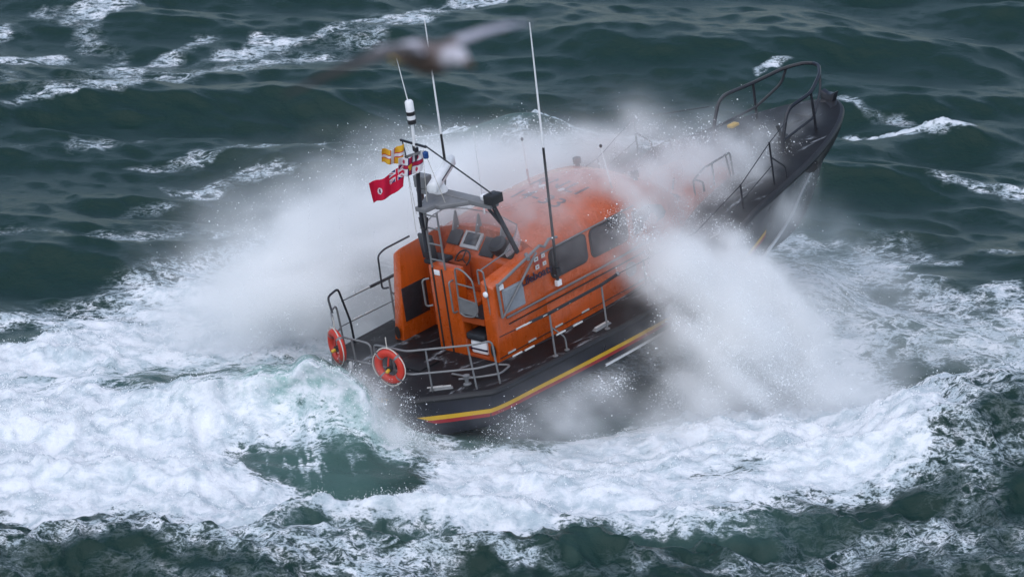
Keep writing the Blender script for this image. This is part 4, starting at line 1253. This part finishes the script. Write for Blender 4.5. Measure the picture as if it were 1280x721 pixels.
# ------------------------------------------------------------------ spray: a cloud of fine mist thrown up by the bow, and the drops flying in it
SPRAY = [
    ((4.4, 2.4, 3.77), (5.59, 3.3, 3.8), 0.33, 0.28, 0.6),
    ((4.79, 1.7, 3.96), (5.46, 1.3, 2.73), 0.37, 0.47, 1.5),
    ((1.97, -1.0, 4.3), (3.47, -0.3, 3.88), 0.57, 0.60, 0.8),
    ((5.84, 2.2, 2.91), (6.01, 2.0, 1.91), 0.33, 0.40, 0.7),
    ((3.65, -0.2, 2.82), (5.42, 2.5, 3.18), 0.53, 0.50, 0.75),
    ((4.91, 2.4, 3.7), (6.16, 3.8, 3.79), 0.37, 0.33, 0.28),
    ((1.03, 3.5, 3.16), (-2.04, 2.5, 2.65), 0.60, 1.03, 0.9),
    ((-0.68, 2.0, 2.79), (-3.53, 1.2, 1.97), 1.10, 1.53, 1.1),
    ((-2.34, 0.8, 2.44), (-5.19, 0.4, 1.16), 1.33, 1.42, 0.7),
    ((-4.69, 0.5, 1.48), (-7.03, 0.3, 0.81), 0.80, 0.60, 0.35),
    ((-3.33, 0.0, 1.98), (-2.66, 0.1, 2.47), 0.92, 1.00, 0.4),
    ((2.06, 4.2, 3.14), (4.52, 5.5, 3.23), 0.37, 0.43, 0.8),
    ((0.16, -2.6, 4.48), (2.61, -1.5, 4.1), 0.87, 1.00, 0.95),
    ((-1.29, -3.4, 3.67), (0.65, -2.8, 3.58), 0.67, 0.83, 0.16),
    ((2.65, 0.1, 3.94), (4.45, 1.5, 3.72), 0.73, 0.73, 0.85),
    ((4.16, 0.4, 3.25), (5.32, 2.0, 2.97), 0.57, 0.53, 0.8),
    ((4.95, 3.2, 3.19), (5.73, 3.4, 2.89), 0.30, 0.37, 0.4),
    ((3.57, -3.2, 0.82), (6.77, -4.2, 0.18), 0.73, 0.60, 0.9),
    ((0.0, -7.0, 0.28), (3.52, -5.0, 0.48), 0.47, 0.50, 0.28),
    ((2.47, -2.3, 3.82), (3.24, -2.7, 2.88), 0.50, 0.80, 2.0),
    ((3.25, -2.6, 2.85), (4.72, -2.6, 1.57), 0.67, 0.97, 1.3),
    ((4.72, -2.6, 1.49), (6.27, -3.0, 0.5), 1.17, 1.00, 0.8),
    ((4.13, -0.8, 2.57), (5.15, -0.3, 1.81), 0.67, 0.77, 0.28),
    ((5.16, -0.2, 1.52), (6.0, -0.3, 0.5), 0.77, 0.87, 0.4),
    ((3.91, -2.7, 1.09), (4.4, -2.8, 0.35), 0.93, 0.83, 0.9),
    ((5.86, -3.0, 0.25), (7.33, -3.0, -0.01), 0.63, 0.57, 0.6),
    ((6.85, 6.0, 0.73), (8.14, 4.0, -0.13), 0.80, 0.90, 0.25),
    ((5.85, 2.0, 1.2), (6.69, 0.0, 0.23), 0.67, 0.77, 0.25),
    ((-0.78, -7.0, 0.56), (0.95, -6.2, 0.74), 0.50, 0.57, 0.26),
    ((0.79, -6.0, 0.64), (2.56, -5.0, 0.82), 0.40, 0.50, 0.22),
    ((1.27, -5.6, 1.01), (2.39, -5.0, 1.29), 0.30, 0.30, 0.45),
    ((-4.62, -5.2, 0.75), (-3.18, -5.4, 1.41), 0.23, 0.37, 0.8),
    ((-3.17, -5.7, 1.38), (-1.73, -6.8, 0.5), 0.53, 0.40, 1.1),
    ((7.42, -1.5, 0.54), (10.87, 0.0, 0.23), 0.83, 0.83, 0.16),
    ((7.5, -3.0, -0.18), (10.6, -2.0, 0.25), 0.17, 0.20, 0.4),
]
THROWN = [
    ((3.65, -0.2, 2.82), (5.6, 2.7, 3.38), 0.50, 0.43, 0.8),
    ((-4.94, -5.2, 0.71), (-3.17, -5.5, 1.61), 0.17, 0.30, 2.2),
    ((-3.41, -5.6, 1.6), (-2.21, -6.2, 1.13), 0.33, 0.40, 2.2),
    ((-2.53, -6.2, 1.04), (-1.41, -7.0, 0.31), 0.40, 0.30, 1.4),
    ((-7.01, -5.4, 0.44), (-4.78, -5.2, 0.75), 0.10, 0.17, 0.7),
    ((-1.25, -7.2, 0.38), (0.0, -6.6, 0.84), 0.23, 0.30, 0.5),
    ((1.43, -5.6, 1.01), (2.39, -5.1, 1.32), 0.23, 0.23, 1.0),
    ((2.43, -2.3, 3.89), (3.56, -2.9, 2.85), 0.27, 0.50, 1.4),
    ((3.56, -2.9, 2.85), (5.19, -3.2, 1.42), 0.57, 0.83, 1.2),
    ((5.19, -3.2, 1.42), (7.31, -3.3, 0.09), 0.67, 0.40, 0.8),
    ((4.34, 0.6, 3.05), (5.62, 2.9, 2.97), 0.43, 0.33, 0.6),
    ((5.33, 2.0, 2.53), (5.96, 2.8, 2.74), 0.30, 0.27, 0.35),
    ((2.98, 0.2, 4.17), (4.89, 2.0, 3.84), 0.57, 0.57, 0.6),
    ((7.98, -3.2, -0.29), (10.6, -2.0, 0.18), 0.10, 0.13, 0.7),
    ((5.58, -2.0, 0.87), (6.77, -1.0, 1.42), 0.50, 0.50, 0.3),
]
LO = np.array((-9.5, -9.2, -.6))
HI = np.array((11.0, 8.8, 6.6))
VOX = .085
RES = np.round((HI - LO) / VOX).astype(int) + 1
gx, gy, gz = (np.linspace(LO[i], HI[i], RES[i]).astype(np.float32) for i in range(3))

def noise3(size, seed, octaves=4, gain=.55):
    """smooth 3-D noise over the spray box, lattice cells of size (metres, per axis), finer with each octave"""
    r = np.random.default_rng(seed)
    tot = np.zeros(tuple(RES), np.float32)
    amp, norm = 1.0, 0.0
    for o in range(octaves):
        a = None
        dims = []
        for ax, g in enumerate((gx, gy, gz)):
            q = (g - LO[ax]) / (size[ax] / 2 ** o)
            i = np.floor(q).astype(int)
            f = q - i
            dims.append((i, f * f * (3 - 2 * f)))
        lat = r.random(tuple(d[0].max() + 2 for d in dims), dtype=np.float32)
        for ax, (i, f) in enumerate(dims):
            sh = [1, 1, 1]
            sh[ax] = -1
            f = f.reshape(sh)
            lat = np.take(lat, i, ax) * (1 - f) + np.take(lat, i + 1, ax) * f
        tot += amp * lat
        norm += amp
        amp *= gain
    return tot / norm

def capsule_field(caps, power):
    D = np.zeros(tuple(RES), np.float32)
    for a, b, r0, r1, k in caps:
        a, b = np.array(a, np.float32), np.array(b, np.float32)
        rm = max(r0, r1) * 2.1
        lo = np.minimum(a, b) - rm
        hi = np.maximum(a, b) + rm
        s = [slice(*np.searchsorted(g, (lo[i], hi[i]))) for i, g in enumerate((gx, gy, gz))]
        P = np.stack(np.meshgrid(gx[s[0]], gy[s[1]], gz[s[2]], indexing='ij'), -1)
        P = P + WARP[tuple(s)]
        ab = b - a
        t = np.clip(((P - a) @ ab) / max(float(ab @ ab), 1e-6), 0, 1)
        d2 = ((P - a - t[..., None] * ab) ** 2).sum(-1)
        r = r0 + (r1 - r0) * t
        D[tuple(s)] += k * np.exp(-(d2 / (r * r)) ** power)
    return D
WARP = np.stack([(noise3((2.2, 2.2, 2.2), 71 + i, 3) - .5) * 1.6 for i in range(3)], -1)
# sheets and ropes of water: ballistic arcs thrown off the bow, starboard falling to the sea and port blown away downwind
FINGERS = []
fr = np.random.default_rng(23)
for _ in range(90):
    q = fr.random()
    s0 = np.array(POSE @ Vector((6.3 + 2.0 * q, -2.25 - .2 * fr.random(), .3 + .5 * q + .4 * fr.random())))
    e0 = np.array((3.2 + 3.7 * (.65 * q + .35 * fr.random()), -2.2 - 1.6 * fr.random(), -.1))
    m0 = (s0 + e0) / 2 + np.array((.2 + .5 * fr.random(), -.2, .35 + .9 * fr.random()))
    r0, k0 = .05 + .06 * fr.random(), .3 + .7 * fr.random()
    P = [s0 * (1 - t) ** 2 + 2 * m0 * t * (1 - t) + e0 * t * t for t in np.linspace(0, 1, 6)]
    for i in range(5):
        FINGERS.append((P[i], P[i + 1], r0 * (1 + 1.1 * i), r0 * (2.1 + 1.1 * i), k0 * (1 - .12 * i)))
for _ in range(60):
    q = fr.random()
    s0 = np.array(POSE @ Vector((4.5 + 7 * q, 2.4, .5 + .6 * q)))
    e0 = s0 + np.array((-3.2 - 2.2 * fr.random(), -.5 + 1.5 * fr.random(), -1.0 + 1.0 * fr.random() - 1.0 * (1 - q)))
    m0 = (s0 + e0) / 2 + np.array((.5, .2, .1 + .5 * fr.random()))
    r0, k0 = .08 + .10 * fr.random(), .25 + .5 * fr.random()
    P = [s0 * (1 - t) ** 2 + 2 * m0 * t * (1 - t) + e0 * t * t for t in np.linspace(0, 1, 6)]
    for i in range(5):
        FINGERS.append((P[i], P[i + 1], r0 * (1 + 1.0 * i), r0 * (2 + 1.0 * i), k0 * (1 - .15 * i)))
WARP *= .5
ropes = capsule_field(FINGERS, 1.0)
WARP *= 2
mist = capsule_field(SPRAY, 1.0) + ropes
sstep = lambda a, b, v: (lambda t: t * t * (3 - 2 * t))(np.clip((v - a) / (b - a), 0, 1))
# the wind shears the top off the cloud on the port side
shear = 1 - sstep(2.5, 4.2, gz)[None, None, :] * sstep(.2, 1.4, gy)[None, :, None] * sstep(3.4, 2.2, gx)[:, None, None]
mist *= shear
ropes *= shear
n1 = noise3((1.6, 1.6, 1.1), 81, 5, .6)
mist *= np.clip(.05 + 4.4 * (n1 - .30), 0, 2.6)
# wind-drawn streaks: fine noise smeared along the way the water flies
def streaks(cell, seed, step, n):
    base = noise3((cell, cell, cell), seed, 2, .5)
    acc = np.zeros_like(base)
    for k in range(n):
        acc += np.roll(base, tuple(int(round(k * c)) for c in step), (0, 1, 2))
    acc /= n
    return (acc - acc.mean()) / acc.std()
lat = (gx[:, None] - 2.0) * -.726 + (gy[None, :] + .1) * .687        # metres to port of the keel
port = sstep(-.5, 1.5, lat)[:, :, None]
fall = streaks(.38, 101, (2.6, -.6, -2.3), 14)
blow = streaks(.42, 102, (-3.0, .3, -.9), 14)
drawn = fall * (1 - port) + blow * port
mist *= np.clip(1 + .62 * drawn, .12, 2.6)
thrown = capsule_field(THROWN, 1.2) + .45 * ropes + .06 * mist ** 1.6
n2 = noise3((.55, .55, .45), 91, 3, .7)
thrown *= np.clip((n2 - .38) * 5, 0, 2.5) * np.clip(1 + .8 * drawn, .05, 3)

me = bpy.data.meshes.new('sea_spray')
me.vertices.add(int(RES.prod()))
at = me.attributes.new('mist', 'FLOAT', 'POINT')
at.data.foreach_set('value', np.ascontiguousarray(mist).ravel())
spray = bpy.data.objects.new('sea_spray', me)
COL.objects.link(spray)
tag(spray, 'white cloud of spray and mist thrown up around the lifeboat', kind='stuff')

ng = bpy.data.node_groups.new('mist_from_grid', 'GeometryNodeTree')
ng.interface.new_socket('Geometry', in_out='INPUT', socket_type='NodeSocketGeometry')
ng.interface.new_socket('Geometry', in_out='OUTPUT', socket_type='NodeSocketGeometry')
N, L = ng.nodes.new, ng.links.new
gi, go = N('NodeGroupInput'), N('NodeGroupOutput')
pos = N('GeometryNodeInputPosition')
sep = N('ShaderNodeSeparateXYZ')
sub = N('ShaderNodeVectorMath'); sub.operation = 'SUBTRACT'; sub.inputs[1].default_value = tuple(LO)
mul = N('ShaderNodeVectorMath'); mul.operation = 'MULTIPLY'; mul.inputs[1].default_value = tuple((RES - 1) / (HI - LO))
rnd = N('ShaderNodeVectorMath'); rnd.operation = 'ADD'; rnd.inputs[1].default_value = (.5, .5, .5)
flo = N('ShaderNodeVectorMath'); flo.operation = 'FLOOR'
L(pos.outputs[0], sub.inputs[0]); L(sub.outputs[0], mul.inputs[0]); L(mul.outputs[0], rnd.inputs[0]); L(rnd.outputs[0], flo.inputs[0]); L(flo.outputs[0], sep.inputs[0])
def imath(op, a, b, c=None):
    n = N('FunctionNodeIntegerMath') if hasattr(bpy.types, 'FunctionNodeIntegerMath') else N('ShaderNodeMath')
    n.operation = op
    for i, q in enumerate((a, b, c)):
        if q is None:
            continue
        if isinstance(q, int):
            n.inputs[i].default_value = q
        else:
            L(q, n.inputs[i])
    return n.outputs[0]
ix = imath('MULTIPLY', sep.outputs[0], int(RES[1] * RES[2]))
iy = imath('MULTIPLY', sep.outputs[1], int(RES[2]))
idx_ = imath('ADD', imath('ADD', ix, iy), sep.outputs[2])
na = N('GeometryNodeInputNamedAttribute'); na.data_type = 'FLOAT'; na.inputs['Name'].default_value = 'mist'
si = N('GeometryNodeSampleIndex'); si.data_type = 'FLOAT'; si.domain = 'POINT'; si.clamp = True
L(gi.outputs[0], si.inputs['Geometry']); L(na.outputs['Attribute'], si.inputs['Value']); L(idx_, si.inputs['Index'])
vc = N('GeometryNodeVolumeCube')
L(si.outputs[0], vc.inputs['Density'])
vc.inputs['Min'].default_value = tuple(LO)
vc.inputs['Max'].default_value = tuple(HI)
for i, s in enumerate(('X', 'Y', 'Z')):
    vc.inputs['Resolution ' + s].default_value = int(RES[i])
sm = N('GeometryNodeSetMaterial')
L(vc.outputs[0], sm.inputs['Geometry'])
L(sm.outputs[0], go.inputs[0])
vm = bpy.data.materials.new('spray_mist')
vm.use_nodes = True
vt = vm.node_tree
vt.nodes.clear()
pv = vt.nodes.new('ShaderNodeVolumePrincipled')
pv.inputs['Color'].default_value = (1.0, 1.0, 1.0, 1)
pv.inputs['Density'].default_value = 1.0
pv.inputs['Density Attribute'].default_value = 'density'
pv.inputs['Anisotropy'].default_value = 0.1
vo = vt.nodes.new('ShaderNodeOutputMaterial')
vt.links.new(pv.outputs[0], vo.inputs['Volume'])
sm.inputs['Material'].default_value = vm
me.materials.append(vm)
md = spray.modifiers.new('mist', 'NODES')
md.node_group = ng

# flying drops
pr = np.random.default_rng(5)
w = thrown.ravel().astype(np.float64)
NP = 800000
pick = pr.choice(w.size, NP, p=w / w.sum())
pi = np.stack(np.unravel_index(pick, tuple(RES)), -1)
pp = LO + (pi + pr.uniform(-.5, .5, (NP, 3))) * VOX
pp = pp[pp[:, 2] > -.2]
# froth: drops leaping a hand's breadth off the thick foam, most along the lip of the breaking wave
fw = (thick * (.25 + 3.0 * np.clip(lump - .5, 0, 1) + 1.6 * lipfoam)).ravel().astype(np.float64)
fw *= ((np.abs(X) < 12.5) & (Y_ > -14.5) & (Y_ < 9)).ravel()
NF = 60000
fp = co[pr.choice(fw.size, NF, p=fw / fw.sum())].astype(np.float64)
fp += pr.uniform(-1, 1, (NF, 3)) * (.03, .05, 0)
fp[:, 2] += pr.exponential(.045, NF) * (1 + 2.2 * (pr.random(NF) < .06))
pp = np.concatenate([pp, fp])
rad = np.clip(.0030 * np.exp(pr.normal(0, .65, len(pp))), .0014, .018)
me = bpy.data.meshes.new('spray_drops')
me.vertices.add(len(pp))
me.vertices.foreach_set('co', pp.astype(np.float32).ravel())
at = me.attributes.new('drop_radius', 'FLOAT', 'POINT')
at.data.foreach_set('value', rad.astype(np.float32))
drops = bpy.data.objects.new('spray_drops', me)
COL.objects.link(drops)
tag(drops, 'white drops of sea water flying in the spray', kind='stuff')
ng = bpy.data.node_groups.new('drops_from_points', 'GeometryNodeTree')
ng.interface.new_socket('Geometry', in_out='INPUT', socket_type='NodeSocketGeometry')
ng.interface.new_socket('Geometry', in_out='OUTPUT', socket_type='NodeSocketGeometry')
N, L = ng.nodes.new, ng.links.new
gi, go = N('NodeGroupInput'), N('NodeGroupOutput')
na = N('GeometryNodeInputNamedAttribute'); na.data_type = 'FLOAT'; na.inputs['Name'].default_value = 'drop_radius'
mp = N('GeometryNodeMeshToPoints')
L(gi.outputs[0], mp.inputs['Mesh']); L(na.outputs['Attribute'], mp.inputs['Radius'])
sm = N('GeometryNodeSetMaterial')
L(mp.outputs[0], sm.inputs['Geometry']); L(sm.outputs[0], go.inputs[0])
dm, dnt, dp = new_mat('drop_water')
dp.inputs['Base Color'].default_value = (.86, .88, .90, 1)
dp.inputs['Roughness'].default_value = .4
dp.inputs['Subsurface Weight'].default_value = 0.0
sm.inputs['Material'].default_value = dm
me.materials.append(dm)
md = drops.modifiers.new('drops', 'NODES')
md.node_group = ng

# ------------------------------------------------------------------ the gull passing close to the camera
def gull(center, heading):
    root = bpy.data.objects.new('gull', None)
    COL.objects.link(root)
    fw = Vector(heading).normalized()
    lf = Vector((0, 0, 1)).cross(fw).normalized()
    m4 = Matrix((fw, lf, fw.cross(lf))).transposed().to_4x4()
    m4.translation = center
    root.matrix_world = m4
    tag(root, 'brown and white gull gliding past above the lifeboat mast with wings spread', 'gull')
    m = MB()
    spine = [(-.36, .0, .004, .07), (-.30, .0, .012, .065), (-.22, .0, .035, .06), (-.10, -.005, .075, .085), (.03, -.01, .090, .10), (.13, .0, .085, .09), (.20, .018, .060, .06), (.25, .034, .054, .052), (.30, .038, .052, .048), (.345, .034, .034, .032), (.36, .03, .01, .01)]
    rows = [[(x, w * math.cos(a), z + h * math.sin(a)) for a in [2 * math.pi * k / 14 for k in range(15)]] for x, z, h, w in spine]
    m.grid(rows)
    m.add(rows[0][:14], [tuple(range(14))]).add(rows[-1][:14], [tuple(range(14))])
    for s in (-1, 1):
        st = [(.03, .02, .03, .24, .035), (.14, .07, .06, .23, .032), (.28, .13, .10, .20, .026), (.42, .16, .115 - .02 * (s < 0), .17, .020), (.58, .08, .09 - .05 * (s < 0), .13, .014), (.72, -.03, .055 - .09 * (s < 0), .085, .010), (.84, -.12, .03 - .13 * (s < 0), .03, .007)]
        rows = []
        for y, x, z, ch, th in st:
            pr_ = [(.0, 0), (-.12, .9), (-.4, 1), (-.75, .5), (-1, .1), (-.75, -.15), (-.4, -.4), (-.12, -.5)]
            ch = ch * (.55 if s > 0 else 1.0)
            rows.append([(x + ch * .5 + c * ch, s * y, z + t * th) for c, t in pr_ + pr_[:1]])
        rows = [[(xx, yy, zz) for xx, yy, zz in r] for r in rows]
        m.grid(rows)
        m.add(rows[0][:8], [tuple(range(8))]).add(rows[-1][:8], [tuple(range(8))])
    o = m.build('body', 'white', root)
    md = o.modifiers.new('one_skin', 'REMESH')
    md.mode = 'VOXEL'
    md.voxel_size = .007
    md.use_smooth_shade = True
    dg = bpy.context.evaluated_depsgraph_get()
    me = bpy.data.meshes.new_from_object(o.evaluated_get(dg))
    o.modifiers.clear()
    o.data = me
    n = len(me.vertices)
    co_ = np.empty(n * 3, np.float32)
    me.vertices.foreach_get('co', co_)
    x, y, z = co_.reshape(-1, 3).T
    col = np.tile(np.array([.52, .50, .56]), (n, 1))
    def paint(w, c):
        col[:] = col * (1 - w[:, None]) + np.array(c) * w[:, None]
    ay = np.abs(y)
    mott = vnoise(x * 40, y * 40, 3)
    paint(smoothstep(.06, .0, z) * smoothstep(-.28, -.12, x) * smoothstep(.24, .16, x) * (ay < .12), (.10, .065, .05))
    paint(smoothstep(-.03, .05, x) * smoothstep(.24, .18, x) * smoothstep(.16, .11, ay) * .9, (.10, .07, .06))
    paint(smoothstep(.10, .22, ay) * (.8 + .2 * mott) * (y < 0), (.04, .034, .03))  # near wing darker than the far one, above and below alike
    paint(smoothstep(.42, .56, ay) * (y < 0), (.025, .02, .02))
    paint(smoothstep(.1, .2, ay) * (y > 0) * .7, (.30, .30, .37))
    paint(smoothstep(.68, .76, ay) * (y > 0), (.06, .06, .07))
    paint(smoothstep(-.335, -.35, x) * .7, (.08, .06, .05))
    at = me.attributes.new('plumage_tone', 'FLOAT_COLOR', 'POINT')
    at.data.foreach_set('color', np.concatenate([col, np.ones((n, 1))], 1).astype(np.float32).ravel())
    gm, nt, p = new_mat('gull_plumage_tone')
    a = nt.nodes.new('ShaderNodeAttribute')
    a.attribute_name = 'plumage_tone'
    nt.links.new(a.outputs['Color'], p.inputs['Base Color'])
    p.inputs['Roughness'].default_value = .8
    me.materials.clear()
    me.materials.append(gm)
    MB().tube([(.345, 0, .028), (.39, 0, .018), (.415, 0, -.002)], .015, 8, r1=.007).build('bill', mat_plain('brown_bill', (.11, .055, .03), .5), root)
    for s in (-1, 1):
        MB().lathe([(.002, 0), (.006, .002), (.006, .005), (.002, .007)], (.318, s * .040, .048), (0, s, 0), 8).build('eye', M['black'], root)
        MB().tube([(-.12, s * .03, -.06), (-.24, s * .03, -.045), (-.30, s * .035, -.04)], .008, 6).build('leg', M['gold'], root)
gull((-0.458, -78.571, 26.736), (.62, -.78, .05))
